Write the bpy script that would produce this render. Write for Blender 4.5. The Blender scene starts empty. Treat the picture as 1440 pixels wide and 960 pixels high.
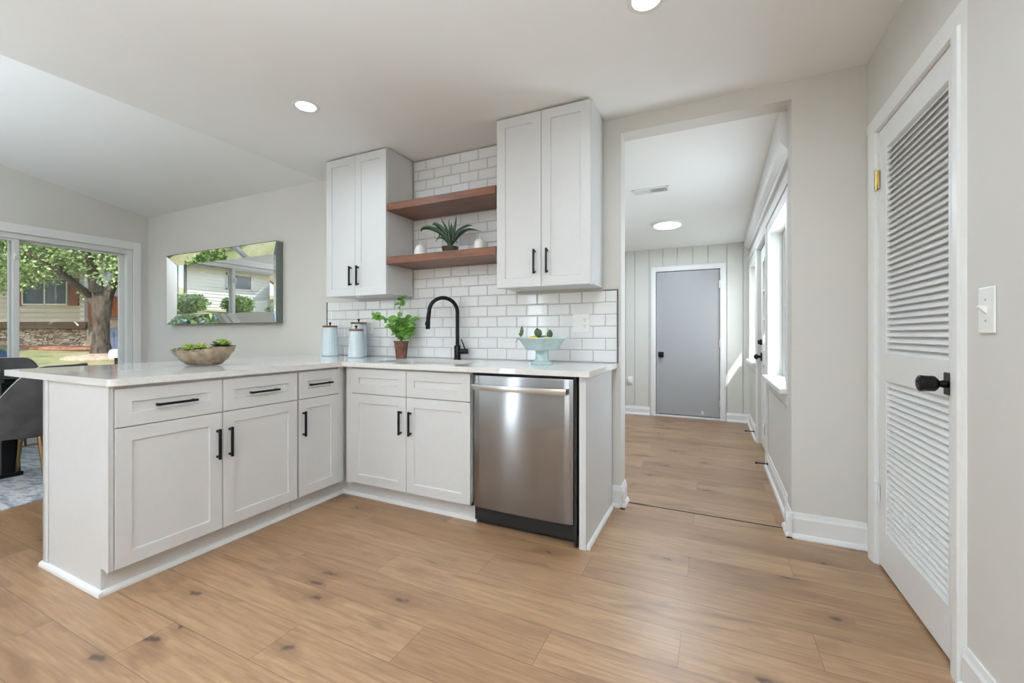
import bpy, bmesh, math, random
from math import pi, sin, cos, tan, radians, floor
from mathutils import Vector, Matrix, Euler
random.seed(7)
S = bpy.context.scene
COL = S.collection

# ------------------------------------------------------------------ camera, sky, sun, exposure
FPX = 597.0
cam_d = bpy.data.cameras.new('camera'); cam = bpy.data.objects.new('camera', cam_d); COL.objects.link(cam)
cam_d.sensor_width = 36.0; cam_d.lens = FPX / 1440 * 36
cam_d.shift_y = -10.5 / 1440
cam_d.clip_start = 0.02; cam_d.clip_end = 500
cam.location = (0, 0, 1.10)
cam.rotation_euler = (pi / 2, 0, math.atan(283 / FPX))
S.camera = cam
S.view_settings.view_transform = 'Standard'; S.view_settings.look = 'None'
S.view_settings.gamma = 1.0; S.view_settings.use_curve_mapping = False
S.view_settings.exposure = 0.07
SUN_DIR = Vector((-0.45, 1.0, -0.774)).normalized()
SUN_ENERGY = 5.0
LAMP_COL = (0.75, 0.88, 1.0)
SKY_STRENGTH = 0.30
CAN_POWER = 5.0
HALL_POWER = 23.0
WINDOW_FILL_POWER = 5.0
UPLIGHT_POWER = 190.0
HALL_UPLIGHT = 8.0
DIN_POWER = 10.0
DIN_UPLIGHT = 115.0
HALL_WINDOW_FILL = 15.0
W = bpy.data.worlds.new('World'); S.world = W; W.use_nodes = True
nt = W.node_tree; nt.nodes.clear()
wo = nt.nodes.new('ShaderNodeOutputWorld'); wb = nt.nodes.new('ShaderNodeBackground'); sk = nt.nodes.new('ShaderNodeTexSky')
sk.sky_type = 'NISHITA'; sk.sun_disc = False; sk.sun_elevation = math.asin(-SUN_DIR.z)
sk.sun_rotation = math.atan2(-SUN_DIR.x, -SUN_DIR.y); sk.air_density = 1.0; sk.dust_density = 1.5; sk.ozone_density = 1.0
nt.links.new(sk.outputs[0], wb.inputs[0]); wb.inputs[1].default_value = SKY_STRENGTH
nt.links.new(wb.outputs[0], wo.inputs[0])
sd = bpy.data.lights.new('sun', 'SUN'); sd.energy = SUN_ENERGY; sd.angle = 0.009; sd.color = (1.0, 0.95, 0.88)
so = bpy.data.objects.new('sun', sd); COL.objects.link(so)
so.rotation_euler = SUN_DIR.to_track_quat('-Z', 'Y').to_euler(); so.location = (4, -12, 9)
S.cycles.max_bounces = 10; S.cycles.diffuse_bounces = 6; S.cycles.glossy_bounces = 5; S.cycles.transparent_max_bounces = 12
S.cycles.use_denoising = True
S.cycles.sample_clamp_indirect = 6.0
S.cycles.caustics_reflective = False; S.cycles.caustics_refractive = False

# ------------------------------------------------------------------ materials
def lin(r, g, b):
    f = lambda c: ((c / 255 + 0.055) / 1.055) ** 2.4 if c > 10 else c / 255 / 12.92
    return (f(r), f(g), f(b), 1)
MATS = {}
def mat(name, col=None, rough=0.5, *, metal=0.0, noise=0.03, nscale=30.0, bump=0.0, bscale=200.0, coat=0.0, aniso=0.0, spec=0.5, trans=0.0, emit=None, estr=0.0, sss=0.0, stretch=None, bdist=0.002):
    if name in MATS: return MATS[name]
    m = bpy.data.materials.new(name); m.use_nodes = True
    n = m.node_tree.nodes; l = m.node_tree.links; p = n['Principled BSDF']
    p.inputs['Roughness'].default_value = rough; p.inputs['Metallic'].default_value = metal
    p.inputs['Specular IOR Level'].default_value = spec
    if coat: p.inputs['Coat Weight'].default_value = coat; p.inputs['Coat Roughness'].default_value = 0.06
    if aniso: p.inputs['Anisotropic'].default_value = aniso
    if trans: p.inputs['Transmission Weight'].default_value = trans
    if emit: p.inputs['Emission Color'].default_value = emit; p.inputs['Emission Strength'].default_value = estr
    tc = n.new('ShaderNodeTexCoord'); mp = n.new('ShaderNodeMapping'); l.new(tc.outputs['Object'], mp.inputs[0])
    if stretch: mp.inputs['Scale'].default_value = stretch
    nz = n.new('ShaderNodeTexNoise'); nz.inputs['Scale'].default_value = nscale; nz.inputs['Detail'].default_value = 4
    l.new(mp.outputs[0], nz.inputs[0])
    mx = n.new('ShaderNodeMix'); mx.data_type = 'RGBA'
    mx.inputs[6].default_value = tuple(c * (1 - noise) for c in col[:3]) + (1,)
    mx.inputs[7].default_value = tuple(min(1, c * (1 + noise)) for c in col[:3]) + (1,)
    mr = n.new('ShaderNodeMapRange'); mr.inputs[1].default_value = 0.32; mr.inputs[2].default_value = 0.68; l.new(nz.outputs[0], mr.inputs[0]); l.new(mr.outputs[0], mx.inputs[0]); l.new(mx.outputs[2], p.inputs['Base Color'])
    if bump:
        n2 = n.new('ShaderNodeTexNoise'); n2.inputs['Scale'].default_value = bscale; n2.inputs['Detail'].default_value = 3
        l.new(mp.outputs[0], n2.inputs[0])
        b = n.new('ShaderNodeBump'); b.inputs['Strength'].default_value = bump; b.inputs['Distance'].default_value = bdist
        l.new(n2.outputs[0], b.inputs['Height']); l.new(b.outputs[0], p.inputs['Normal'])
    MATS[name] = m; return m

M_wall = mat('wall_paint', lin(214, 211, 205), 0.75, noise=0.012, nscale=3, bump=0.05)
M_ceil = mat('ceiling_paint', lin(240, 240, 238), 0.85, noise=0.008, nscale=3, bump=0.05)
M_hall = mat('hall_paint', lin(217, 216, 210), 0.7, noise=0.012, nscale=3)
M_trim = mat('trim_paint', lin(234, 234, 233), 0.4, noise=0.01)
M_cab = mat('cabinet_paint', lin(213, 213, 213), 0.38, noise=0.01)
M_black = mat('black_metal', lin(22, 22, 23), 0.42, metal=0.6, noise=0.1)
M_blackplastic = mat('black_plastic', lin(10, 10, 11), 0.6, noise=0.1)
M_iron = mat('aged_iron', lin(34, 33, 33), 0.35, metal=0.8, noise=0.3, nscale=60)
M_steelbrush = mat('stainless_steel', lin(150, 149, 150), 0.19, metal=1.0, noise=0.06, nscale=40, stretch=(0.4, 1, 60), aniso=0.93)
_g = M_steelbrush.node_tree; _t = _g.nodes.new('ShaderNodeTangent'); _t.direction_type = 'RADIAL'; _t.axis = 'Z'; _g.links.new(_t.outputs[0], _g.nodes['Principled BSDF'].inputs['Tangent']); _g.nodes['Principled BSDF'].inputs['Anisotropic Rotation'].default_value = 0.25
M_steel = mat('polished_steel', lin(205, 203, 200), 0.22, metal=1.0, noise=0.03)
M_brass = mat('brass', lin(196, 176, 120), 0.3, metal=1.0, noise=0.1)
M_wood = None
M_grout = mat('grout', lin(160, 157, 154), 0.9, noise=0.06)
M_tile = mat('glazed_tile', lin(234, 234, 235), 0.12, noise=0.012, nscale=9, coat=0.3)
M_mirror = mat('mirror_glass', (0.93, 0.95, 0.95, 1), 0.01, metal=1.0, noise=0.0)
M_mirroredge = mat('mirror_edge', lin(120, 128, 124), 0.25, metal=0.7, noise=0.1)
M_grey_door = mat('grey_door_paint', lin(168, 169, 171), 0.35, noise=0.01)
M_velvet = mat('charcoal_velvet', lin(62, 59, 60), 0.75, noise=0.35, nscale=7)
M_piping = mat('pale_piping', lin(205, 200, 192), 0.7)
M_gold = mat('gold_metal', lin(140, 112, 78), 0.3, metal=1.0, noise=0.1)
M_blue = mat('pale_blue_glaze', lin(206, 218, 224), 0.2, noise=0.04, nscale=12, coat=0.4)
M_lidwood = mat('lid_wood', lin(120, 86, 62), 0.5, noise=0.25, nscale=20, stretch=(1, 12, 1))
M_terra = mat('rusty_terracotta', lin(102, 64, 48), 0.75, noise=0.45, nscale=22, bump=0.2)
M_soil = mat('soil', lin(52, 38, 28), 0.95, noise=0.4, nscale=90, bump=0.6)
M_leaf = mat('basil_leaf', lin(100, 148, 56), 0.45, noise=0.35, nscale=25)
M_stem = mat('stem_green', lin(84, 110, 50), 0.6, noise=0.2)
M_agave = mat('agave_leaf', lin(40, 66, 42), 0.4, noise=0.35, nscale=18)
M_succ = mat('succulent_leaf', lin(140, 168, 76), 0.5, noise=0.35, nscale=40)
M_succ2 = mat('succulent_pale', lin(190, 190, 120), 0.5, noise=0.3, nscale=40)
M_succ_dark = mat('succulent_dark_leaf', lin(74, 58, 44), 0.5, noise=0.4, nscale=50)
M_darkpot = mat('dark_pot', lin(62, 50, 36), 0.6, noise=0.6, nscale=45)
M_shaker = mat('white_ceramic', lin(238, 237, 232), 0.35, noise=0.03, bump=0.3, bscale=120)
M_champ = mat('champagne_metal', lin(160, 142, 120), 0.24, metal=1.0, noise=0.4, nscale=22, bump=0.8, bscale=38, bdist=0.008)
M_aqua = mat('aqua_ceramic', lin(184, 204, 203), 0.25, noise=0.05, coat=0.3)
M_lemon = mat('lemon_peel', lin(242, 205, 40), 0.45, noise=0.06, bump=0.25, bscale=160)
M_dkleaf = mat('lemon_leaf', lin(58, 84, 42), 0.45, noise=0.35, nscale=30)
M_plastic = mat('white_plastic', lin(240, 240, 238), 0.35, noise=0.01)
M_slot = mat('dark_slot', lin(40, 38, 36), 0.7)
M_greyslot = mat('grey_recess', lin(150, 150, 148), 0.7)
M_vinyl = mat('white_vinyl', lin(226, 226, 224), 0.4, noise=0.01)
M_bark = mat('bark', lin(78, 69, 61), 0.95, noise=0.6, nscale=14, bump=1.0, bscale=12, stretch=(1, 1, 0.3), bdist=0.05)
M_fol = mat('tree_leaves', lin(150, 174, 122), 0.42, noise=0.5, nscale=5)
M_bush = mat('shrub_leaves', lin(116, 150, 70), 0.5, noise=0.45, nscale=8)
M_shutter = mat('red_brown_shutter', lin(150, 92, 74), 0.7, noise=0.1)
M_roof = mat('brown_shingles', lin(150, 128, 112), 0.9, noise=0.2, nscale=20)
M_siding = mat('cream_siding', lin(206, 198, 184), 0.7, noise=0.03)
M_sidingw = mat('white_siding', lin(226, 226, 226), 0.7, noise=0.03)
M_winglass = mat('dark_window_glass', lin(86, 100, 108), 0.08, noise=0.2, nscale=2)
M_fence = mat('cedar_fence', lin(176, 110, 86), 0.85, noise=0.2, nscale=6, stretch=(6, 6, 0.6))
M_blueshed = mat('blue_grey_boards', lin(84, 96, 122), 0.8, noise=0.1, nscale=6, stretch=(6, 6, 0.6))
M_mulch = mat('red_mulch', lin(158, 112, 94), 0.95, noise=0.4, nscale=14)
M_dirt = mat('pale_dirt', lin(186, 166, 148), 0.95, noise=0.3, nscale=7)
M_carpaint = mat('blue_car_paint', lin(70, 84, 112), 0.18, metal=0.5, noise=0.02, coat=0.6)
M_carglass = mat('car_glass', lin(18, 22, 30), 0.05, noise=0.0)
M_tyre = mat('tyre', lin(26, 26, 26), 0.85)
M_emit = mat('lamp_diffuser', lin(255, 252, 245), 0.5, emit=(1, 0.96, 0.9, 1), estr=9.0)
M_emit_hall = mat('hall_lamp_diffuser', lin(255, 253, 250), 0.5, emit=(1, 0.98, 0.95, 1), estr=5.0)

def glass_mat(name, tint, refl=0.12, rough=0.0):
    m = bpy.data.materials.new(name); m.use_nodes = True; n = m.node_tree.nodes; l = m.node_tree.links
    n.remove(n['Principled BSDF']); o = n['Material Output']
    t = n.new('ShaderNodeBsdfTransparent'); t.inputs[0].default_value = tint
    g = n.new('ShaderNodeBsdfGlossy'); g.inputs['Roughness'].default_value = rough
    lw = n.new('ShaderNodeLayerWeight'); lw.inputs[0].default_value = 0.5
    pw = n.new('ShaderNodeMath'); pw.operation = 'POWER'; pw.inputs[1].default_value = 5.0; l.new(lw.outputs['Facing'], pw.inputs[0])
    mm = n.new('ShaderNodeMath'); mm.operation = 'MULTIPLY_ADD'; mm.inputs[1].default_value = 0.5; mm.inputs[2].default_value = refl * 0.5
    mm.use_clamp = True
    nz = n.new('ShaderNodeTexNoise'); nz.inputs['Scale'].default_value = 2.0
    b = n.new('ShaderNodeBump'); b.inputs['Strength'].default_value = 0.01; l.new(nz.outputs[0], b.inputs['Height']); l.new(b.outputs[0], g.inputs['Normal'])
    x = n.new('ShaderNodeMixShader'); l.new(pw.outputs[0], mm.inputs[0]); l.new(mm.outputs[0], x.inputs[0])
    l.new(t.outputs[0], x.inputs[1]); l.new(g.outputs[0], x.inputs[2]); l.new(x.outputs[0], o.inputs[0]); return m
M_glass = glass_mat('clear_pane', (0.97, 0.98, 0.975, 1), 0.08)
M_tableglass = glass_mat('green_glass', (0.72, 0.82, 0.82, 1), 0.16)

class G:   # tiny node-graph helper
    def __init__(s, m): s.n = m.node_tree.nodes; s.l = m.node_tree.links
    def new(s, t, **kw):
        x = s.n.new(t)
        for k, v in kw.items(): setattr(x, k, v)
        return x
    def put(s, i, v):
        if hasattr(v, 'is_output') or isinstance(v, bpy.types.NodeSocket): s.l.new(v, i)
        else: i.default_value = v
    def math(s, op, a, b=0.0, c=0.0, clamp=False):
        x = s.new('ShaderNodeMath', operation=op); x.use_clamp = clamp
        s.put(x.inputs[0], a); s.put(x.inputs[1], b); s.put(x.inputs[2], c); return x.outputs[0]
    def comb(s, x, y, z=0.0):
        c = s.new('ShaderNodeCombineXYZ'); s.put(c.inputs[0], x); s.put(c.inputs[1], y); s.put(c.inputs[2], z); return c.outputs[0]
    def noise(s, v, sc, det=4, rough=0.5, dist=0.0):
        x = s.new('ShaderNodeTexNoise'); s.put(x.inputs['Vector'], v); x.inputs['Scale'].default_value = sc
        x.inputs['Detail'].default_value = det; x.inputs['Roughness'].default_value = rough; x.inputs['Distortion'].default_value = dist; return x.outputs[0]
    def ramp(s, f, stops):
        r = s.new('ShaderNodeValToRGB'); e = r.color_ramp.elements
        while len(e) > 1: e.remove(e[-1])
        e[0].position, e[0].color = stops[0]
        for p, c in stops[1:]:
            k = e.new(p); k.color = c
        s.put(r.inputs[0], f); return r.outputs[0]
    def mix(s, f, a, b, bt='MIX'):
        x = s.new('ShaderNodeMix', data_type='RGBA', blend_type=bt); s.put(x.inputs[0], f); s.put(x.inputs[6], a); s.put(x.inputs[7], b); return x.outputs[2]

def floor_mat():
    m = bpy.data.materials.new('oak_plank_floor'); m.use_nodes = True; g = G(m); p = g.n['Principled BSDF']
    pos = g.new('ShaderNodeNewGeometry').outputs['Position']
    sp = g.new('ShaderNodeSeparateXYZ'); g.l.new(pos, sp.inputs[0]); x, y = sp.outputs[0], sp.outputs[1]
    ry = g.math('DIVIDE', g.math('SUBTRACT', y, 0.72), 0.194)
    row = g.math('FLOOR', ry); fy = g.math('FRACT', ry)
    ux = g.math('DIVIDE', g.math('SUBTRACT', g.math('ADD', x, 1.855), g.math('MULTIPLY', row, 0.437)), 1.31)
    pk = g.math('FLOOR', ux); fx = g.math('FRACT', ux)
    wn = g.new('ShaderNodeTexWhiteNoise', noise_dimensions='2D'); g.l.new(g.comb(row, pk), wn.inputs['Vector'])
    rnd = wn.outputs['Value']
    off = g.math('MULTIPLY', rnd, 37.0)
    # long soft grain, fine fibre
    v1 = g.comb(g.math('ADD', g.math('MULTIPLY', x, 0.9), off), g.math('MULTIPLY', y, 9.0), off)
    n1 = g.noise(v1, 1.6, 5, 0.55, 0.6)
    v2 = g.comb(g.math('ADD', g.math('MULTIPLY', x, 4.0), off), g.math('MULTIPLY', y, 90.0), off)
    n2 = g.noise(v2, 1.0, 3, 0.6)
    v3 = g.comb(g.math('ADD', g.math('MULTIPLY', x, 0.7), off), g.math('MULTIPLY', y, 3.4), 0.0)
    n3 = g.noise(v3, 2.0, 3, 0.5, 1.4)
    base = g.ramp(n1, [(0.25, lin(140, 106, 76)), (0.5, lin(162, 127, 94)), (0.75, lin(176, 142, 108))])
    base = g.mix(0.6, base, g.ramp(rnd, [(0.0, lin(146, 112, 82)), (0.5, lin(166, 131, 98)), (1.0, lin(176, 141, 106))]))
    base = g.mix(g.ramp(n2, [(0.35, (0.5, 0.5, 0.5, 1)), (0.6, (0, 0, 0, 1))]), base, lin(122, 91, 64))
    base = g.mix(g.ramp(n3, [(0.54, (0, 0, 0, 1)), (0.72, (0.75, 0.75, 0.75, 1))]), base, lin(120, 87, 61))
    v4 = g.comb(g.math('ADD', g.math('MULTIPLY', x, 2.2), off), g.math('MULTIPLY', y, 22.0), off)
    n4 = g.noise(v4, 1.4, 6, 0.68, 1.6)
    base = g.mix(g.ramp(n4, [(0.34, (0.34, 0.34, 0.34, 1)), (0.5, (0, 0, 0, 1))]), base, lin(112, 80, 54))
    base = g.mix(g.ramp(n4, [(0.54, (0, 0, 0, 1)), (0.72, (0.28, 0.28, 0.28, 1))]), base, lin(194, 160, 124))
    # knots
    kd = g.comb(g.math('ADD', g.math('MULTIPLY', x, 2.2), g.math('MULTIPLY', off, 0.31)), g.math('MULTIPLY', y, 5.0))
    kn = g.noise(pos, 14, 2, 0.5)
    kd2 = g.new('ShaderNodeVectorMath', operation='ADD'); g.l.new(kd, kd2.inputs[0])
    g.l.new(g.comb(g.math('MULTIPLY', kn, 0.35), g.math('MULTIPLY', kn, 0.25)), kd2.inputs[1])
    vo = g.new('ShaderNodeTexVoronoi', feature='F1', voronoi_dimensions='2D'); g.l.new(kd2.outputs[0], vo.inputs['Vector']); vo.inputs['Scale'].default_value = 1.15
    sc = g.new('ShaderNodeSeparateColor'); g.l.new(vo.outputs['Color'], sc.inputs[0])
    on = g.math('GREATER_THAN', sc.outputs[0], 0.62)
    core = g.math('MULTIPLY', on, g.ramp(vo.outputs['Distance'], [(0.03, (0.85, 0.85, 0.85, 1)), (0.085, (0, 0, 0, 1))]))
    halo = g.math('MULTIPLY', on, g.ramp(vo.outputs['Distance'], [(0.05, (0.6, 0.6, 0.6, 1)), (0.32, (0, 0, 0, 1))]))
    base = g.mix(halo, base, lin(112, 81, 58)); base = g.mix(core, base, lin(66, 45, 35))
    # seams
    ey = g.math('MINIMUM', fy, g.math('SUBTRACT', 1.0, fy)); ex = g.math('MINIMUM', fx, g.math('SUBTRACT', 1.0, fx))
    sy = g.math('LESS_THAN', ey, 0.0065); sx = g.math('LESS_THAN', ex, 0.00085)
    seam = g.math('MAXIMUM', sy, sx)
    base = g.mix(g.math('MULTIPLY', seam, 0.7), base, lin(84, 61, 43))
    g.l.new(base, p.inputs['Base Color'])
    g.l.new(g.math('ADD', 0.30, g.math('MULTIPLY', n2, 0.14)), p.inputs['Roughness'])
    p.inputs['Specular IOR Level'].default_value = 0.75
    b = g.new('ShaderNodeBump'); b.inputs['Strength'].default_value = 0.12; b.inputs['Distance'].default_value = 0.002
    g.l.new(g.math('SUBTRACT', n2, g.math('MULTIPLY', seam, 2.0)), b.inputs['Height']); g.l.new(b.outputs[0], p.inputs['Normal'])
    return m
M_floor = floor_mat()

def quartz_mat():
    m = bpy.data.materials.new('white_quartz'); m.use_nodes = True; g = G(m); p = g.n['Principled BSDF']
    pos = g.new('ShaderNodeNewGeometry').outputs['Position']
    n = g.noise(pos, 420, 2, 0.6); n2 = g.noise(pos, 130, 2, 0.5)
    c = g.ramp(n, [(0.30, lin(186, 180, 172)), (0.42, lin(226, 224, 221)), (0.7, lin(236, 235, 233))])
    c = g.mix(g.ramp(n2, [(0.66, (0, 0, 0, 1)), (0.72, (0.5, 0.5, 0.5, 1))]), c, lin(176, 168, 160))
    g.l.new(c, p.inputs['Base Color']); p.inputs['Roughness'].default_value = 0.035; return m
M_quartz = quartz_mat()

def shelfwood_mat():
    m = bpy.data.materials.new('walnut_stain'); m.use_nodes = True; g = G(m); p = g.n['Principled BSDF']
    tc = g.new('ShaderNodeTexCoord').outputs['Object']; mp = g.new('ShaderNodeMapping'); g.l.new(tc, mp.inputs[0]); mp.inputs['Scale'].default_value = (1.2, 14, 14)
    n = g.noise(mp.outputs[0], 2.2, 6, 0.6, 0.8)
    g.l.new(g.ramp(n, [(0.3, lin(80, 48, 33)), (0.5, lin(114, 71, 49)), (0.7, lin(134, 86, 60))]), p.inputs['Base Color']); p.inputs['Roughness'].default_value = 0.38; return m
M_wood = shelfwood_mat()

def rug_mat():
    m = bpy.data.materials.new('distressed_rug'); m.use_nodes = True; g = G(m); p = g.n['Principled BSDF']
    tc = g.new('ShaderNodeTexCoord').outputs['Object']; mp = g.new('ShaderNodeMapping'); g.l.new(tc, mp.inputs[0]); mp.inputs['Scale'].default_value = (3, 7, 1)
    n = g.noise(mp.outputs[0], 2.6, 7, 0.7, 0.5)
    c = g.ramp(n, [(0.36, lin(132, 134, 144)), (0.46, lin(170, 172, 180)), (0.56, lin(214, 212, 210)), (0.7, lin(176, 168, 160))])
    g.l.new(c, p.inputs['Base Color']); p.inputs['Roughness'].default_value = 0.95
    b = g.new('ShaderNodeBump'); b.inputs['Strength'].default_value = 0.5; b.inputs['Distance'].default_value = 0.004
    g.l.new(g.noise(tc, 240, 2), b.inputs['Height']); g.l.new(b.outputs[0], p.inputs['Normal']); return m
M_rug = rug_mat()

def grass_mat():
    m = bpy.data.materials.new('dry_lawn'); m.use_nodes = True; g = G(m); p = g.n['Principled BSDF']
    pos = g.new('ShaderNodeNewGeometry').outputs['Position']
    n = g.noise(pos, 1.3, 5, 0.65); n2 = g.noise(pos, 30, 4, 0.7)
    c = g.ramp(n, [(0.35, lin(150, 162, 104)), (0.5, lin(190, 188, 140)), (0.66, lin(210, 196, 164))])
    c = g.mix(g.ramp(n2, [(0.4, (0.5, 0.5, 0.5, 1)), (0.6, (0, 0, 0, 1))]), c, lin(124, 134, 84))
    g.l.new(c, p.inputs['Base Color']); p.inputs['Roughness'].default_value = 0.95
    b = g.new('ShaderNodeBump'); b.inputs['Strength'].default_value = 0.8; b.inputs['Distance'].default_value = 0.03
    g.l.new(n2, b.inputs['Height']); g.l.new(b.outputs[0], p.inputs['Normal']); return m
M_grass = grass_mat()

def stone_mat():
    m = bpy.data.materials.new('stone_masonry'); m.use_nodes = True; g = G(m); p = g.n['Principled BSDF']
    tc = g.new('ShaderNodeTexCoord').outputs['Object']; mp = g.new('ShaderNodeMapping'); g.l.new(tc, mp.inputs[0]); mp.inputs['Scale'].default_value = (4.2, 1.0, 13)
    vo = g.new('ShaderNodeTexVoronoi', feature='F1'); g.l.new(mp.outputs[0], vo.inputs['Vector']); vo.inputs['Scale'].default_value = 1.0
    ve = g.new('ShaderNodeTexVoronoi', feature='DISTANCE_TO_EDGE'); g.l.new(mp.outputs[0], ve.inputs['Vector']); ve.inputs['Scale'].default_value = 1.0
    sc = g.new('ShaderNodeSeparateColor'); g.l.new(vo.outputs['Color'], sc.inputs[0])
    c = g.ramp(sc.outputs[0], [(0.1, lin(150, 124, 104)), (0.5, lin(212, 188, 164)), (0.9, lin(226, 212, 196))])
    c = g.mix(g.ramp(ve.outputs['Distance'], [(0.03, (1, 1, 1, 1)), (0.09, (0, 0, 0, 1))]), c, lin(92, 76, 66))
    g.l.new(c, p.inputs['Base Color']); p.inputs['Roughness'].default_value = 0.9
    b = g.new('ShaderNodeBump'); b.inputs['Strength'].default_value = 0.8; b.inputs['Distance'].default_value = 0.03
    g.l.new(ve.outputs['Distance'], b.inputs['Height']); g.l.new(b.outputs[0], p.inputs['Normal']); return m
M_stone = stone_mat()

# ------------------------------------------------------------------ object helpers
def obj(name, bm, m, parent=None, smooth=False, bevel=0.0, segs=2, recalc=True):
    if recalc: bmesh.ops.recalc_face_normals(bm, faces=bm.faces)
    me = bpy.data.meshes.new(name); bm.to_mesh(me); bm.free()
    for mm in (m if isinstance(m, (list, tuple)) else [m]): me.materials.append(mm)
    o = bpy.data.objects.new(name, me); COL.objects.link(o)
    if smooth:
        for p in me.polygons: p.use_smooth = True
    if parent is not None: o.parent = parent
    if bevel:
        b = o.modifiers.new('bevel', 'BEVEL'); b.width = bevel; b.segments = segs; b.limit_method = 'ANGLE'; b.angle_limit = radians(40)
        b.harden_normals = False
    if smooth == 'auto':
        try: me.set_sharp_from_angle(angle=radians(38))
        except Exception: pass
    return o
def thing(name, label, cat, loc=(0, 0, 0), rz=0.0, group=None):
    o = bpy.data.objects.new(name, None); COL.objects.link(o); o.location = loc; o.rotation_euler = (0, 0, rz)
    o.empty_display_size = 0.1
    o['label'] = label; o['category'] = cat
    if group: o['group'] = group
    return o
def tag(o, label, cat, group=None):
    o['label'] = label; o['category'] = cat
    if group: o['group'] = group
    return o
def struct(name, bm, m, bevel=0.0, smooth=False, parent=None):
    o = obj(name, bm, m, parent, smooth=smooth, bevel=bevel)
    if parent is None: o['kind'] = 'structure'
    return o
def NB(): return bmesh.new()
def box(bm, x0, x1, y0, y1, z0, z1, mi=0):
    v = [bm.verts.new(p) for p in ((x0, y0, z0), (x1, y0, z0), (x1, y1, z0), (x0, y1, z0), (x0, y0, z1), (x1, y0, z1), (x1, y1, z1), (x0, y1, z1))]
    for f in ((0, 3, 2, 1), (4, 5, 6, 7), (0, 1, 5, 4), (1, 2, 6, 5), (2, 3, 7, 6), (3, 0, 4, 7)):
        q = bm.faces.new([v[i] for i in f]); q.material_index = mi
    return bm
def bx(*a): return box(NB(), *a)
def prism(bm, pts, axis, a, b):
    """extrude 2D polygon along axis; pts are (p,q) in the other two axes in order x,y,z without axis"""
    def mk(p, t):
        if axis == 'x': return (t, p[0], p[1])
        if axis == 'y': return (p[0], t, p[1])
        return (p[0], p[1], t)
    A = [bm.verts.new(mk(p, a)) for p in pts]; B = [bm.verts.new(mk(p, b)) for p in pts]
    bm.faces.new(A); bm.faces.new(B[::-1]); n = len(pts)
    for i in range(n): bm.faces.new((A[i], B[i], B[(i + 1) % n], A[(i + 1) % n]))
    return bm
def lathe(bm, prof, seg=32, c=(0, 0, 0), cap=True, fn=None):
    rings = []
    for r, z in prof:
        ring = []
        for k in range(seg):
            a = 2 * pi * k / seg; rr, zz = (fn(r, z, a) if fn else (r, z))
            ring.append(bm.verts.new((c[0] + rr * cos(a), c[1] + rr * sin(a), c[2] + zz)))
        rings.append(ring)
    for i in range(len(rings) - 1):
        for k in range(seg):
            bm.faces.new((rings[i][k], rings[i][(k + 1) % seg], rings[i + 1][(k + 1) % seg], rings[i + 1][k]))
    if cap:
        if prof[0][0] > 1e-6: bm.faces.new(rings[0][::-1])
        if prof[-1][0] > 1e-6: bm.faces.new(rings[-1])
    return bm
def tube(bm, pts, rad, seg=10, cap=True, sq=False):
    P = [Vector(p) for p in pts]; R = rad if isinstance(rad, (list, tuple)) else [rad] * len(P)
    rings = []; up = None
    for i, p in enumerate(P):
        d = (P[min(i + 1, len(P) - 1)] - P[max(i - 1, 0)]).normalized()
        if up is None:
            up = Vector((0, 0, 1)) if abs(d.z) < 0.9 else Vector((1, 0, 0))
        u = (up - d * up.dot(d)).normalized(); w = d.cross(u); up = u
        rings.append([bm.verts.new(p + (u * cos(2 * pi * k / seg + (pi / 4 if sq else 0)) + w * sin(2 * pi * k / seg + (pi / 4 if sq else 0))) * R[i]) for k in range(seg)])
    for i in range(len(rings) - 1):
        for k in range(seg):
            bm.faces.new((rings[i][k], rings[i][(k + 1) % seg], rings[i + 1][(k + 1) % seg], rings[i + 1][k]))
    if cap: bm.faces.new(rings[0][::-1]); bm.faces.new(rings[-1])
    return bm
def ell(bm, c, r, seg=16, rings=10, rot=None):
    m = Matrix.Translation(c) @ (rot.to_matrix().to_4x4() if rot else Matrix()) @ Matrix.Diagonal((r[0], r[1], r[2], 1))
    bmesh.ops.create_uvsphere(bm, u_segments=seg, v_segments=rings, radius=1, matrix=m); return bm
def xf(bm, M): bm.transform(M); return bm
def bevel_all(bm, w, seg=2):
    bmesh.ops.bevel(bm, geom=list(bm.edges), offset=w, segments=seg, affect='EDGES', profile=0.5); return bm
def leafblade(bm, base, d, up, L, Wd, curl=0.3, fold=0.12, n=5, mi=0):
    d = Vector(d).normalized(); up = Vector(up); up = (up - d * up.dot(d)).normalized(); s = d.cross(up)
    rows = []
    for i in range(n + 1):
        t = i / n; w = Wd * 0.5 * (sin(pi * min(1, t * 0.93 + 0.05)) ** 0.8) if 0 < i < n else Wd * 0.05
        p = Vector(base) + d * (L * t) - up * (curl * L * t * t)
        rows.append([bm.verts.new(p - s * w + up * fold * w), bm.verts.new(p), bm.verts.new(p + s * w + up * fold * w)])
    for i in range(n):
        for k in range(2):
            f = bm.faces.new((rows[i][k], rows[i][k + 1], rows[i + 1][k + 1], rows[i + 1][k])); f.material_index = mi

# ------------------------------------------------------------------ dimensions
YB, XR, XL, ZC = 2.74, 0.71, -6.15, 2.48
YR = -2.6                                   # rear wall behind the camera
OX0, OX1, OZ = -0.53, 0.385, 2.378          # opening to the hall
HY, HX = 6.0, 0.41                          # hall end wall, hall right wall
XS = -3.18                                  # edge of the flat ceiling
vz = lambda y: 2.497 + 0.19 * (YB - y)      # vaulted ceiling over the dining side
hz = lambda y: 2.385 - 0.046 * (y - 2.87)   # hall ceiling, falls towards the far end

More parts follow.
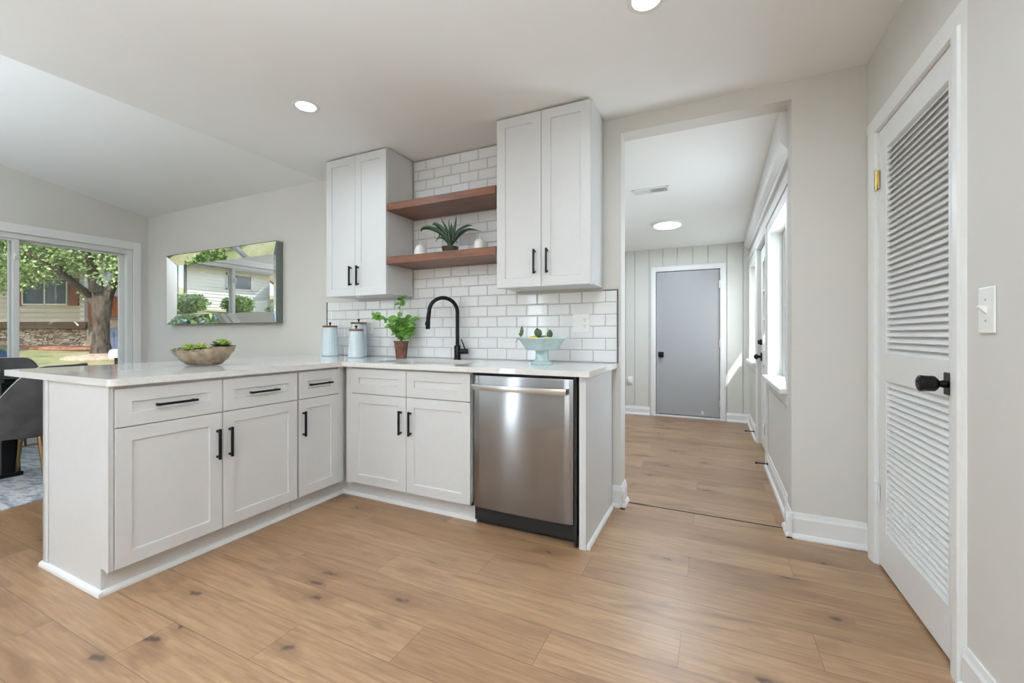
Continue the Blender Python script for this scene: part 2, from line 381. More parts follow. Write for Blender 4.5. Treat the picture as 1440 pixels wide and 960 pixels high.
# ------------------------------------------------------------------ room shell
bm = bx(XL - 0.15, XR + 1.1, YR - 0.15, 2.83, -0.12, 0.0); struct('floor', bm, M_floor)
bm = bx(-3.2, HX + 0.25, 2.834, HY + 0.15, -0.12, 0.0); struct('floor_hall', bm, M_floor)
struct('trim_1', bx(OX0 + 0.004, OX1 - 0.004, 2.8285, 2.8355, -0.01, 0.0025), M_slot)
# back wall with the opening
bm = NB(); box(bm, XL - 0.15, OX0, YB, 2.87, -0.1, 2.75); box(bm, OX0, OX1, YB, 2.87, OZ, 2.75); box(bm, OX1, XR + 0.12, YB, 2.87, -0.1, 2.62); box(bm, XR + 0.12, XR + 1.05, YB, 2.87, -0.1, 2.5)
struct('wall_back', bm, M_wall)
# left gable wall with the sliding door opening
SY0, SY1, SZ = 0.78, 2.595, 2.085
LW0, LW1, LZ0, LZ1 = -2.1, -0.7, 0.85, 2.05
bm = NB()
def gable(y0, y1, z0):
    prism(bm, [(y0, z0), (y1, z0), (y1, vz(y1) + 0.05), (y0, vz(y0) + 0.05)], 'x', XL - 0.15, XL)
gable(SY1, YB + 0.13, -0.1); gable(SY0, SY1, SZ); gable(LW1, SY0, -0.1); gable(YR - 0.15, LW0, -0.1); gable(LW0, LW1, LZ1)
box(bm, XL - 0.15, XL, LW0, LW1, -0.1, LZ0)
struct('wall_left', bm, M_wall)
# rear wall with a window, behind the camera
RX0, RX1 = -3.52, -3.08; RW0, RW1 = -1.5, 0.1
bm = NB(); box(bm, XL - 0.15, RX0, YR - 0.15, YR, -0.1, 3.7); box(bm, RX1, RW0, YR - 0.15, YR, -0.1, 3.7); box(bm, RW1, XR + 0.12, YR - 0.15, YR, -0.1, 3.7)
for a_, b_ in ((RX0, RX1), (RW0, RW1)): box(bm, a_, b_, YR - 0.15, YR, -0.1, 0.10 if a_ == RX0 else 0.85); box(bm, a_, b_, YR - 0.15, YR, 2.15, 3.7)
struct('wall_rear', bm, M_wall)
# right wall with the pantry doorway
DY0, DY1, DZ = 1.862, 2.588, 2.065
bm = NB(); box(bm, XR, XR + 0.12, YR - 0.15, DY0, -0.1, 2.6); box(bm, XR, XR + 0.12, DY1, YB, -0.1, 2.6); box(bm, XR, XR + 0.12, DY0, DY1, DZ, 2.6)
struct('wall_right', bm, M_wall)
bm = NB(); box(bm, XR + 0.95, XR + 1.05, 1.5, YB, -0.1, 2.5); box(bm, XR + 0.12, XR + 1.05, 1.4, 1.5, -0.1, 2.5); box(bm, XR + 0.12, XR + 1.05, 1.4, YB, 2.42, 2.5)
struct('wall_pantry', bm, M_wall)
# ceilings
struct('ceiling', bx(XS, XR + 0.12, YR - 0.15, YB, ZC, ZC + 0.1), M_ceil)
bm = prism(NB(), [(YB + 0.05, vz(YB + 0.05)), (YR - 0.15, vz(YR - 0.15)), (YR - 0.15, vz(YR - 0.15) + 0.12), (YB + 0.05, vz(YB + 0.05) + 0.12)], 'x', XL - 0.15, XS)
struct('ceiling_vault', bm, M_ceil)
bm = prism(NB(), [(YB, ZC + 0.1), (YR - 0.15, ZC + 0.1), (YR - 0.15, 3.9), (YB, 2.8)], 'x', XS, XS + 0.1); struct('wall_step', bm, M_ceil)
# hall shell
W1 = (3.02, 3.93, 0.77, 1.90); D3 = (4.13, 4.93, 0.0, 1.95); W2 = (5.08, 5.84, 0.80, 1.90)
bm = NB(); HT = 0.13
def hw(y0, y1, z0, z1): box(bm, HX, HX + HT, y0, y1, z0, z1)
hw(2.87, W1[0], -0.1, 2.45); hw(W1[1], D3[0], -0.1, 2.45); hw(D3[1], W2[0], -0.1, 2.45); hw(W2[1], HY + 0.12, -0.1, 2.45)
for q in (W1, D3, W2): hw(q[0], q[1], q[3], 2.45)
for q in (W1, W2): hw(q[0], q[1], -0.1, q[2])
struct('wall_hall_right', bm, M_hall)
# panelled hall end wall
grooves = [-1.30, -1.10, -0.975, -0.785, -0.61, -0.43, -0.24, -0.06, 0.155, 0.335]
ED = (-0.70, 0.08, 1.935)
bm = NB(); gx = [-3.2] + grooves + [HX + 0.12]
for i in range(len(gx) - 1):
    a, b = gx[i] + 0.004, gx[i + 1] - 0.004
    segs = [(a, b)]
    if b > ED[0] and a < ED[1]:
        box(bm, a, b, HY, HY + 0.02, ED[2], 2.5)
        segs = [(a, min(b, ED[0]))] if a < ED[0] else []
        if b > ED[1]: segs.append((max(a, ED[1]), b))
    strad = b > ED[0] and a < ED[1]
    for s0, s1 in segs: box(bm, s0, s1, HY, HY + 0.02, -0.1, ED[2] if strad else 2.5)
box(bm, -3.2, ED[0], HY + 0.012, HY + 0.12, -0.1, 2.5); box(bm, ED[1], HX + HT, HY + 0.012, HY + 0.12, -0.1, 2.5); box(bm, ED[0], ED[1], HY + 0.012, HY + 0.12, ED[2], 2.5)
struct('wall_hall_end', bm, M_hall)
struct('wall_hall_left', bx(-3.3, -3.2, 2.87, HY + 0.12, -0.1, 2.5), M_hall)
bm = prism(NB(), [(2.865, hz(2.865)), (HY + 0.12, hz(HY + 0.12)), (HY + 0.12, 2.5), (2.865, 2.55)], 'x', -3.3, HX + HT); struct('ceiling_hall', bm, M_ceil)
# eave outside the hall, shades the upper panes
bm = prism(NB(), [(HX + HT, 2.5), (1.16, 2.32), (1.16, 2.4), (HX + HT, 2.6)], 'y', 2.88, HY + 0.6); struct('roof_eave', bm, M_trim)
struct('sun_blocker_slab', bx(-5.6, 1.5, -5.2, YR - 0.15, 2.5, 2.6), M_trim)  # unseen slab added to keep direct sun out of the rear windows

# ------------------------------------------------------------------ baseboards, casings, trims
def base_prof(bm, kind, a, b, wall, sgn, h=0.135, t=0.015):
    """baseboard plus shoe; kind 'x' runs along x at y=wall facing sgn*y; 'y' runs along y at x=wall facing sgn*x"""
    pts = [(0, 0), (0.030, 0), (0.030, 0.008), (0.024, 0.020), (t, 0.026), (t, h - 0.030), (t - 0.005, h - 0.018), (t - 0.009, h), (0, h)]
    P = [(wall + sgn * p, z) for p, z in pts]
    prism(bm, P, 'y' if kind == 'y' else 'x', a, b) if kind == 'x' else prism(bm, P, 'y', a, b)
    return bm
bm = NB(); base_prof(bm, 'x', OX1 - 0.028, XR, YB, -1); base_prof(bm, 'y', YB - 0.03, 2.87, OX1, -1); struct('baseboard_back', bm, M_trim)
bm = NB(); base_prof(bm, 'x', -0.585, OX0 + 0.028, YB, -1); base_prof(bm, 'y', YB - 0.03, 2.87, OX0, 1); struct('baseboard_opening', bm, M_trim)
bm = NB(); base_prof(bm, 'y', YR, 1.785, XR, -1); struct('baseboard_right', bm, M_trim)
bm = NB(); base_prof(bm, 'x', XL, -2.9, YB, -1); struct('baseboard_dining', bm, M_trim)
bm = NB(); base_prof(bm, 'x', -3.2, ED[0] - 0.07, HY, -1, h=0.11); base_prof(bm, 'x', ED[1] + 0.07, HX, HY, -1, h=0.11); struct('baseboard_hall_end', bm, M_trim)
bm = NB(); base_prof(bm, 'y', 2.87, D3[0] - 0.05, HX, -1, h=0.12); base_prof(bm, 'y', D3[1] + 0.05, HY, HX, -1, h=0.12); struct('baseboard_hall_right', bm, M_trim)
# crown box along the hall's right wall
bm = NB()
A = [(HX, 2.13), (HX - 0.02, 2.13), (HX - 0.025, 2.16), (HX - 0.055, 2.20)]
v0 = [bm.verts.new((x, 2.88, z)) for x, z in A + [(HX - 0.066, 2.235), (HX - 0.066, hz(2.88) + .01), (HX, hz(2.88) + .01)]]
v1 = [bm.verts.new((x, HY, z)) for x, z in [(HX, 2.13), (HX - 0.02, 2.13), (HX - 0.025, 2.15), (HX - 0.055, 2.175), (HX - 0.066, 2.195), (HX - 0.066, hz(HY) + .01), (HX, hz(HY) + .01)]]
bm.faces.new(v0); bm.faces.new(v1[::-1])
for i in range(7): bm.faces.new((v0[i], v1[i], v1[(i + 1) % 7], v0[(i + 1) % 7]))
struct('trim_2', bm, M_trim)
struct('trim_8', bx(HX - 0.02, HX, 2.88, HY, 1.985, 2.055), M_trim, bevel=0.003)

# ------------------------------------------------------------------ hall windows, doors
def window(name, q, sill):
    y0, y1, z0, z1 = q
    root = bpy.data.objects.new(name, None); COL.objects.link(root); root['kind'] = 'structure'
    xo = HX + 0.085
    bm = NB()
    for a in ((y0, y0 + 0.05, z0, z1), (y1 - 0.05, y1, z0, z1), (y0 + .05, y1 - .05, z1 - 0.05, z1), (y0 + .05, y1 - .05, z0, z0 + 0.05), (y0 + .05, y1 - .05, (z0 + z1) / 2 - 0.025, (z0 + z1) / 2 + 0.025)):
        box(bm, xo, xo + 0.04, a[0], a[1], a[2], a[3])
    obj('window_frame', bm, M_vinyl, root, bevel=0.004)
    obj('pane', bx(xo + 0.015, xo + 0.02, y0 + 0.045, y1 - 0.045, z0 + 0.045, z1 - 0.045), M_glass, root)
    bm = bx(HX - 0.055, xo + 0.02, y0 - 0.05, y1 + 0.03, z0 - 0.03, z0 + 0.004); obj('window_sill', bm, M_trim, root, bevel=0.006)
    bm = NB()
    for a in ((y0 - 0.06, y0, z0 + 0.004, z1 + 0.07), (y1, y1 + 0.06, z0 + 0.004, z1 + 0.07), (y0, y1, z1, z1 + 0.07)):
        box(bm, HX - 0.018, HX, *a)
    box(bm, HX - 0.014, HX, y0 - 0.03, y1 + 0.03, z0 - 0.1, z0 - 0.03)
    obj('window_casing', bm, M_trim, root, bevel=0.004)
    bm = bx(xo - 0.012, xo, (y0 + y1) / 2 - 0.03, (y0 + y1) / 2 + 0.03, (z0 + z1) / 2 - 0.01, (z0 + z1) / 2 + 0.02); obj('sash_lock', bm, M_plastic, root, bevel=0.003)
window('window_2', W1, 0); window('window_3', W2, 0)
# half-glazed side door of the hall
root = bpy.data.objects.new('door_3', None); COL.objects.link(root); root['kind'] = 'structure'
y0, y1, z1 = D3[0], D3[1], D3[3]; xd = HX + 0.025
bm = NB()
for a in ((y0 + .006, y0 + 0.14, 0.01, z1 - .006), (y1 - 0.14, y1 - .006, 0.01, z1 - .006), (y0 + 0.14, y1 - 0.14, z1 - 0.15, z1 - .006), (y0 + 0.14, y1 - 0.14, 0.80, 0.95), (y0 + 0.14, y1 - 0.14, 0.01, 0.22), ((y0 + y1) / 2 - 0.05, (y0 + y1) / 2 + 0.05, 0.22, 0.80)):
    box(bm, xd, xd + 0.045, *a)
box(bm, xd + 0.012, xd + 0.035, y0 + 0.13, y1 - 0.13, 0.2, 0.82)
obj('door_leaf', bm, M_trim, root, bevel=0.004)
bm = NB(); ym = (y0 + y1) / 2
for a in ((ym - 0.008, ym + 0.008, 0.95, z1 - 0.15),) + tuple((y0 + .14, y1 - .14, zz - .008, zz + .008) for zz in (1.24, 1.52)): box(bm, xd + 0.004, xd + 0.04, *a)
obj('muntins', bm, M_trim, root)
obj('pane', bx(xd + 0.02, xd + 0.025, y0 + 0.135, y1 - 0.135, 0.945, z1 - 0.145), M_glass, root)
bm = NB()
for a in ((y0 - 0.06, y0, 0, z1 + 0.05), (y1, y1 + 0.06, 0, z1 + 0.05), (y0, y1, z1, z1 + 0.05)): box(bm, HX - 0.018, HX, *a)
obj('door_casing', bm, M_trim, root, bevel=0.004)
bm = NB(); box(bm, xd - 0.012, xd, y1 - 0.11, y1 - 0.045, 0.835, 0.915); tube(bm, [(xd - .05, y1 - .078, .875), (xd, y1 - .078, .875)], 0.012, 12); ell(bm, (xd - 0.05, y1 - 0.078, 0.875), (0.022, 0.026, 0.026))
obj('door_knob', bm, M_black, root, smooth='auto')
bm = NB(); tube(bm, [(xd - .02, y1 - .078, 1.02), (xd, y1 - .078, 1.02)], 0.028, 16); box(bm, xd - .036, xd - .02, y1 - .084, y1 - .072, 1.0, 1.04)
obj('deadbolt', bm, M_iron, root, smooth='auto')
for zz in (0.3, 1.7): obj('hinge', bx(HX - 0.022, HX + 0.02, y0 - 0.008, y0 + 0.012, zz - .05, zz + .05), M_steel, root, bevel=0.003)
# grey flush door in the hall's end wall
root = bpy.data.objects.new('door_2', None); COL.objects.link(root); root['kind'] = 'structure'
obj('door_leaf', bx(ED[0] + 0.008, ED[1] - 0.008, HY + 0.006, HY + 0.05, 0.036, ED[2] - 0.008), M_grey_door, root, bevel=0.003)
obj('threshold', bx(ED[0], ED[1], HY - 0.01, HY + 0.09, 0.0, 0.024), M_trim, root, bevel=0.004)
bm = NB()
for a in ((ED[0] - 0.065, ED[0] + 0.002, 0, ED[2] + 0.065), (ED[1] - 0.002, ED[1] + 0.065, 0, ED[2] + 0.065), (ED[0], ED[1], ED[2] - 0.002, ED[2] + 0.065)):
    box(bm, a[0], a[1], HY - 0.02, HY, a[2], a[3])
    box(bm, a[0] + 0.012, a[1] - 0.012, HY - 0.025, HY - 0.019, a[2] + .012 * (a[2] > 1), a[3] - 0.012)
obj('door_casing', bm, M_trim, root, bevel=0.004)
obj('door_stop', bx(ED[0] - .01, ED[1] + .01, HY + 0.05, HY + 0.1, 0.0, ED[2] + .01), M_trim, root)
bm = NB(); box(bm, -0.667, -0.600, HY - 0.004, HY + 0.006, 0.790, 0.860); tube(bm, [(-0.633, HY - 0.05, 0.825), (-0.633, HY, 0.825)], 0.013, 12); ell(bm, (-0.633, HY - 0.05, 0.825), (0.026, 0.02, 0.026))
obj('door_knob', bm, M_black, root, smooth='auto')
for zz in (0.22, 0.98, 1.73): obj('hinge', bx(ED[1] - 0.014, ED[1] + 0.004, HY - 0.006, HY + 0.004, zz - .05, zz + .05), M_steel, root, bevel=0.002)

# louvred pantry door in the right wall
root = bpy.data.objects.new('door_1', None); COL.objects.link(root); root['kind'] = 'structure'
xf0, xf1 = XR + 0.004, XR + 0.040
y0, y1 = DY0 + 0.004, DY1 - 0.012
ly0, ly1 = 1.918, 2.485
SEC = ((1.008, 1.955), (0.186, 0.885))
bm = NB()
for a in ((y0, ly0, 0.012, DZ - 0.006), (ly1, y1, 0.012, DZ - 0.006), (ly0, ly1, SEC[0][1], DZ - 0.006), (ly0, ly1, SEC[1][1], SEC[0][0]), (ly0, ly1, 0.012, SEC[1][0])):
    box(bm, xf0, xf1, *a)
obj('door_frame', bm, M_trim, root, bevel=0.0015)
for z0, z1 in SEC:
    bm = NB(); n = round((z1 - z0) / 0.0273); pz = (z1 - z0) / n
    for i in range(n):
        zc = z0 + (i + 0.5) * pz
        pts = [(xf0 + 0.002, zc - 0.0120), (xf0 + 0.005, zc - 0.0150), (xf0 + 0.024, zc + 0.0105), (xf0 + 0.021, zc + 0.0135)]
        prism(bm, pts, 'y', ly0 - 0.002, ly1 + 0.002)
    box(bm, xf0 + 0.023, xf0 + 0.027, ly0 - 0.002, ly1 + 0.002, z0 - 0.002, z1 + 0.002)
    obj('louver_panel', bm, M_trim, root)
bm = NB()
cas = [(0.0, 0.0), (0.0, 0.012), (0.012, 0.016), (0.034, 0.020), (0.060, 0.020), (0.070, 0.014), (0.072, 0.0)]
def casing_v(bm, yin, s, z0, z1):
    prism(bm, [(XR - t, yin + s * w) for w, t in cas], 'z', z0, z1)
# uprights and head (profile swept)
casing_v(bm, DY0, -1, 0, DZ); casing_v(bm, DY1, 1, 0, DZ)
prism(bm, [(XR - t, DZ + w) for w, t in cas], 'y', DY0 - 0.072, DY1 + 0.072)
obj('door_casing', bm, M_trim, root)
bm = NB(); box(bm, XR, XR + 0.12, DY0 - 0.005, DY0 + 0.002, 0, DZ); box(bm, XR, XR + 0.12, DY1 - 0.010, DY1 + 0.005, 0, DZ); box(bm, XR, XR + 0.12, DY0, DY1, DZ - 0.003, DZ + 0.005); obj('door_jamb', bm, M_trim, root)
bm = NB(); kz, ky = 0.933, 1.899
box(bm, xf0 - 0.008, xf0, ky - 0.034, ky + 0.034, kz - 0.038, kz + 0.038)
ro = obj('rosette', bm, M_iron, root, bevel=0.004)
bm = lathe(NB(), [(0.012, 0), (0.014, 0.012), (0.011, 0.02), (0.011, 0.024), (0.019, 0.030), (0.0255, 0.036), (0.0265, 0.042), (0.0265, 0.066), (0.0275, 0.067), (0.0275, 0.074), (0.0265, 0.075), (0.021, 0.079), (0.010, 0.079), (0.008, 0.075), (0.0, 0.075)], 28)
xf(bm, Matrix.Translation((xf0 - 0.006, ky, kz)) @ Matrix.Rotation(-pi / 2, 4, 'Y')); obj('door_knob', bm, M_iron, root, smooth='auto')
for zz, mm in ((1.833, M_brass), (0.345, M_trim)):
    bm = NB(); tube(bm, [(XR - 0.006, DY1 - 0.006, zz - 0.048), (XR - 0.006, DY1 - 0.006, zz + 0.048)], 0.006, 10); box(bm, XR - 0.004, XR + 0.001, DY1 - 0.03, DY1 + 0.014, zz - 0.042, zz + 0.042)
    for k in (-1, 0, 1): box(bm, XR - 0.0125, XR - 0.006, DY1 - 0.009, DY1 - 0.003, zz + k * 0.03 - 0.002, zz + k * 0.03 + 0.002)
    obj('hinge', bm, mm, root, smooth='auto')

# ------------------------------------------------------------------ sliding patio door in the left wall
root = bpy.data.objects.new('window_1', None); COL.objects.link(root); root['kind'] = 'structure'
bm = NB()
for (a, b, c, d) in ((SY0 - 0.10, SY0, 0, SZ + 0.09), (SY1, SY1 + 0.072, 0, SZ + 0.09), (SY0, SY1, SZ, SZ + 0.09)):
    box(bm, XL, XL + 0.018, a, b, c, d)
obj('door_casing', bm, M_trim, root, bevel=0.004)
bm = NB()
for (a, b, c, d) in ((SY0, SY0 + 0.055, 0, SZ), (SY1 - 0.055, SY1, 0, SZ), (SY0 + 0.055, SY1 - 0.055, SZ - 0.055, SZ), (SY0 + 0.055, SY1 - 0.055, 0.0, 0.04)):
    box(bm, XL - 0.13, XL - 0.005, a, b, c, d)
obj('outer_frame', bm, M_vinyl, root, bevel=0.004)
SM = 1.67
def sash(y0, y1, x0):
    bm = NB()
    for (a, b, c, d) in ((y0, y0 + 0.06, 0.04, SZ - 0.055), (y1 - 0.045, y1, 0.04, SZ - 0.055), (y0 + 0.06, y1 - 0.045, SZ - 0.075, SZ - 0.055), (y0 + 0.06, y1 - 0.045, 0.04, 0.12)):
        box(bm, x0, x0 + 0.035, a, b, c, d)
    s = obj('sash', bm, M_vinyl, root, bevel=0.004)
    obj('pane', bx(x0 + 0.015, x0 + 0.02, y0 + 0.05, y1 - 0.04, 0.11, SZ - 0.07), M_glass, s)
    return s
sash(SY0 + 0.055, SM + 0.03, XL - 0.055); sash(SM - 0.03, SY1 - 0.055, XL - 0.105)
bm = NB()
for zz in (0.80, 1.86): box(bm, XL - 0.02, XL - 0.008, SM - 0.02, SM + 0.012, zz - 0.03, zz + 0.03); tube(bm, [(XL - 0.012, SM - .004, zz - .03), (XL + 0.006, SM - 0.004, zz), (XL - 0.012, SM - 0.004, zz + .03)], 0.006, 8)
obj('latch', bm, M_plastic, root)
# unseen windows; the left and the wide rear one added for more light
root = bpy.data.objects.new('added_window_left', None); COL.objects.link(root); root['kind'] = 'structure'
bm = NB()
for a in ((LW0, LW0 + .06, LZ0, LZ1), (LW1 - .06, LW1, LZ0, LZ1), (LW0, LW1, LZ1 - .06, LZ1), (LW0, LW1, LZ0, LZ0 + .06), ((LW0 + LW1) / 2 - .02, (LW0 + LW1) / 2 + .02, LZ0, LZ1)): box(bm, XL - 0.1, XL - 0.05, *a)
obj('window_frame', bm, M_vinyl, root, bevel=0.004)
for wname, RA, RB in (('window_5', RX0, RX1), ('added_window_rear', RW0, RW1)):
  root = bpy.data.objects.new(wname, None); COL.objects.link(root); root['kind'] = 'structure'
  bm = NB(); zb = 0.10 if wname == 'window_5' else 0.85
  for a in ((RA, RA + .06, zb, 2.15), (RB - .06, RB, zb, 2.15), (RA, RB, 2.09, 2.15), (RA, RB, zb, zb + .06), ((RA + RB) / 2 - .03, (RA + RB) / 2 + .03, zb, 2.15)): box(bm, a[0], a[1], YR - 0.1, YR - 0.05, a[2], a[3])
  obj('window_frame', bm, M_vinyl, root, bevel=0.004)

def window_fill(name, loc, rot, sx, sy, P):  # area lamps added in the window openings to brighten the rooms
    ld = bpy.data.lights.new(name, 'AREA'); ld.shape = 'RECTANGLE'; ld.size = sx; ld.size_y = sy; ld.energy = P; ld.color = LAMP_COL
    lo = bpy.data.objects.new(name, ld); COL.objects.link(lo); lo.location = loc; lo.rotation_euler = rot
window_fill('window_fill_lamp', ((RX0 + RX1) / 2, YR - 0.02, 1.12), (-pi / 2 * -1, 0, 0), RX1 - RX0 - 0.14, 1.9, 15.0)
window_fill('window_fill_lamp', ((RW0 + RW1) / 2, YR - 0.02, 1.5), (-pi / 2 * -1, 0, 0), RW1 - RW0 - 0.14, 1.15, WINDOW_FILL_POWER)
window_fill('window_fill_lamp', (XL - 0.03, (LW0 + LW1) / 2, 1.45), (pi / 2, 0, -pi / 2), LW1 - LW0 - 0.14, 1.05, DIN_POWER)
for q_ in (W1, W2): window_fill('window_fill_lamp', (HX + 0.08, (q_[0] + q_[1]) / 2, (q_[2] + q_[3]) / 2), (pi / 2, 0, pi / 2), q_[1] - q_[0] - 0.12, q_[3] - q_[2] - 0.12, HALL_WINDOW_FILL if q_ is W1 else HALL_WINDOW_FILL * 0.3)
# unseen upward area lamps added to brighten kitchen, dining and hall ceilings
fd = bpy.data.lights.new('fill_uplight', 'AREA'); fd.shape = 'DISK'; fd.size = 0.5; fd.energy = UPLIGHT_POWER; fd.color = LAMP_COL; fd.spread = radians(150)
fo = bpy.data.objects.new('fill_uplight', fd); COL.objects.link(fo); fo.location = (-0.35, -0.8, 1.6); fo.rotation_euler = (pi, 0, 0)
fd = bpy.data.lights.new('fill_uplight', 'AREA'); fd.shape = 'DISK'; fd.size = 0.9; fd.energy = DIN_UPLIGHT; fd.color = LAMP_COL; fd.spread = radians(140)
fo = bpy.data.objects.new('fill_uplight', fd); COL.objects.link(fo); fo.location = (-4.3, -1.5, 0.8); fo.rotation_euler = (pi, 0, 0)
fd = bpy.data.lights.new('fill_uplight', 'AREA'); fd.shape = 'DISK'; fd.size = 0.4; fd.energy = HALL_UPLIGHT; fd.color = LAMP_COL; fd.spread = radians(160)
fo = bpy.data.objects.new('fill_uplight', fd); COL.objects.link(fo); fo.location = (-1.9, 4.1, 1.3); fo.rotation_euler = (pi, 0, 0)
# ------------------------------------------------------------------ cabinet parts (local frame: x = width, front faces -y)
def shaker_bm(w, h, t=0.019, rail=0.058, rec=0.008):
    bm = NB()
    o = [(0, 0), (w, 0), (w, h), (0, h)]; r = rail
    i1 = [(r, r), (w - r, r), (w - r, h - r), (r, h - r)]; e = 0.003
    i2 = [(r + e, r + e), (w - r - e, r + e), (w - r - e, h - r - e), (r + e, h - r - e)]
    b = 0.0015
    oo = [(b, b), (w - b, b), (w - b, h - b), (b, h - b)]
    L = [[bm.verts.new((x, t, z)) for x, z in o], [bm.verts.new((x, b, z)) for x, z in o], [bm.verts.new((x, 0, z)) for x, z in oo],
         [bm.verts.new((x, 0, z)) for x, z in i1], [bm.verts.new((x, rec, z)) for x, z in i2]]
    bm.faces.new(L[0][::-1])
    for k in range(4):
        for j in range(4): bm.faces.new((L[k][j], L[k][(j + 1) % 4], L[k + 1][(j + 1) % 4], L[k + 1][j]))
    bm.faces.new(L[4]); return bm
def pull_bm(L, horiz=True):
    bm = NB(); s = 0.0055; p = 0.030
    box(bm, -L / 2, L / 2, -p, -p + 2 * s, -s, s)
    for k in (-1, 1): box(bm, k * (L / 2 - 0.012) - s, k * (L / 2 - 0.012) + s, -p + 2 * s, 0.0005, -s, s)
    if not horiz: xf(bm, Matrix.Rotation(pi / 2, 4, 'Y'))
    return bm
def front(name, parent, x0, x1, z0, z1, y, rail=0.058, pull=None, R=None):
    """shaker front on a thing whose front plane is local y; pull = (x, z, length, horizontal)"""
    bm = shaker_bm(x1 - x0, z1 - z0, rail=rail); xf(bm, Matrix.Translation((x0, y, z0)))
    o = obj(name, bm, M_cab, parent)
    if pull:
        b2 = pull_bm(pull[2], pull[3]); xf(b2, Matrix.Translation((pull[0], y, pull[1])))
        obj('handle', b2, M_black, o, bevel=0.0012)
    return o
CT = 0.884      # underside of the worktop
def shoe(bm, pts):
    """quarter-round shoe moulding as a prism along a segment ((x0,y0),(x1,y1)), outward normal n"""
    for (a, b, n) in pts:
        a = Vector((a[0], a[1], 0)); b = Vector((b[0], b[1], 0)); n = Vector((n[0], n[1], 0))
        prof = [(0, 0), (0.016, 0), (0.0155, 0.010), (0.011, 0.018), (0, 0.022)]
        A = [bm.verts.new(a + n * p + Vector((0, 0, z))) for p, z in prof]; B = [bm.verts.new(b + n * p + Vector((0, 0, z))) for p, z in prof]
        bm.faces.new(A); bm.faces.new(B[::-1])
        for i in range(5): bm.faces.new((A[i], B[i], B[(i + 1) % 5], A[(i + 1) % 5]))
    return bm
RZ = pi / 2     # peninsula fronts face +x : local x -> world y, local -y -> world +x
# peninsula wide base cabinet; local origin at (x=-2.255 face, y=0.889), local y = -(X+2.255)
PX, PY = -2.255, 0.889
t = thing('base_cabinet', 'wide white two-door two-drawer base cabinet at the open end of the peninsula', 'cabinet', (PX, PY, 0), RZ)
wA = 0.864
bm = bx(0.0, wA, 0.021, 0.61, 0.105, CT); obj('body', bm, M_cab, t)
obj('toe_kick', bx(0.0, wA, 0.070, 0.088, 0.0, 0.105), M_cab, t)
bm = NB(); prism(bm, [(0.075, 0), (0.617, 0), (0.617, CT - 0.001), (0.006, CT - 0.001), (0.006, 0.112), (0.02, 0.104), (0.045, 0.112), (0.075, 0.112)][::1], 'x', -0.016, -0.0005)
obj('end_panel', bm, M_cab, t, bevel=0.001)
for a_ in ((0.575, 0.617, 0.022), (0.001, 0.028, 0.112)): obj('corner_strip', bx(-0.021, -0.0162, a_[0], a_[1], a_[2], CT - .001), M_cab, t, bevel=0.0015)
obj('back_panel', bx(-0.021, wA, 0.6105, 0.6225, 0.0, CT - 0.001), M_cab, t)
bm = NB(); shoe(bm, [((-0.0162, 0.0545), (-0.0162, 0.6385), (0, 0)), ]) if False else None
shoe(bm, [((-0.032, 0.07), (wA, 0.07), (0, -1)), ((-0.0162, 0.054), (-0.0162, 0.6385), (-1, 0))]); obj('shoe_moulding', bm, M_trim, t, smooth=False)
front('drawer', t, 0.002, 0.431, 0.706, 0.869, 0, pull=(0.222, 0.786, 0.168, True)); front('drawer', t, 0.435, 0.862, 0.706, 0.869, 0, pull=(0.648, 0.786, 0.168, True))
front('door', t, 0.002, 0.431, 0.113, 0.702, 0, pull=(0.406, 0.548, 0.152, False)); front('door', t, 0.435, 0.862, 0.113, 0.702, 0, pull=(0.466, 0.548, 0.152, False))
# narrow base cabinet in the inner corner
t = thing('base_cabinet', 'narrow white single-door base cabinet in the inner corner of the peninsula', 'cabinet', (PX, 1.756, 0), RZ)
wB = 0.37
obj('body', bx(0.0, 0.36, 0.021, 0.61, 0.105, CT), M_cab, t)
obj('filler', bx(0.306, 0.349, 0.006, 0.0205, 0.105, CT - .001), M_cab, t)
obj('toe_kick', bx(0.0, 0.36, 0.070, 0.088, 0.0, 0.105), M_cab, t)
obj('back_panel', bx(0.0, 0.36, 0.6105, 0.6225, 0.0, CT - 0.001), M_cab, t)
bm = NB(); shoe(bm, [((0, 0.07), (0.3595, 0.07), (0, -1))]); obj('shoe_moulding', bm, M_trim, t)
front('drawer', t, 0.008, 0.304, 0.706, 0.869, 0, pull=(0.155, 0.788, 0.168, True))
front('door', t, 0.008, 0.304, 0.113, 0.702, 0, pull=(0.034, 0.555, 0.152, False))
# blind corner body behind the inner corner
t = thing('corner_cabinet', 'plain white blind corner carcass where the peninsula meets the back wall', 'cabinet', (PX, 2.118, 0), RZ)
obj('body', bx(0.0, 0.61, 0.026, 0.61, 0.105, CT), M_cab, t); obj('back_panel', bx(0.0, 0.61, 0.6105, 0.6225, 0.0, CT - 0.001), M_cab, t); bm = NB(); box(bm, 0.0, 0.0515, 0.070, 0.088, 0.0, 0.105); box(bm, 0.052, 0.07, 0.004, 0.088, 0.0, 0.105); obj('toe_kick', bm, M_cab, t)
bm = NB(); shoe(bm, [((0.052, 0.07), (0.052, 0.004), (-1, 0)), ((0.0, 0.07), (0.052, 0.07), (0, -1))]); obj('shoe_moulding', bm, M_trim, t)
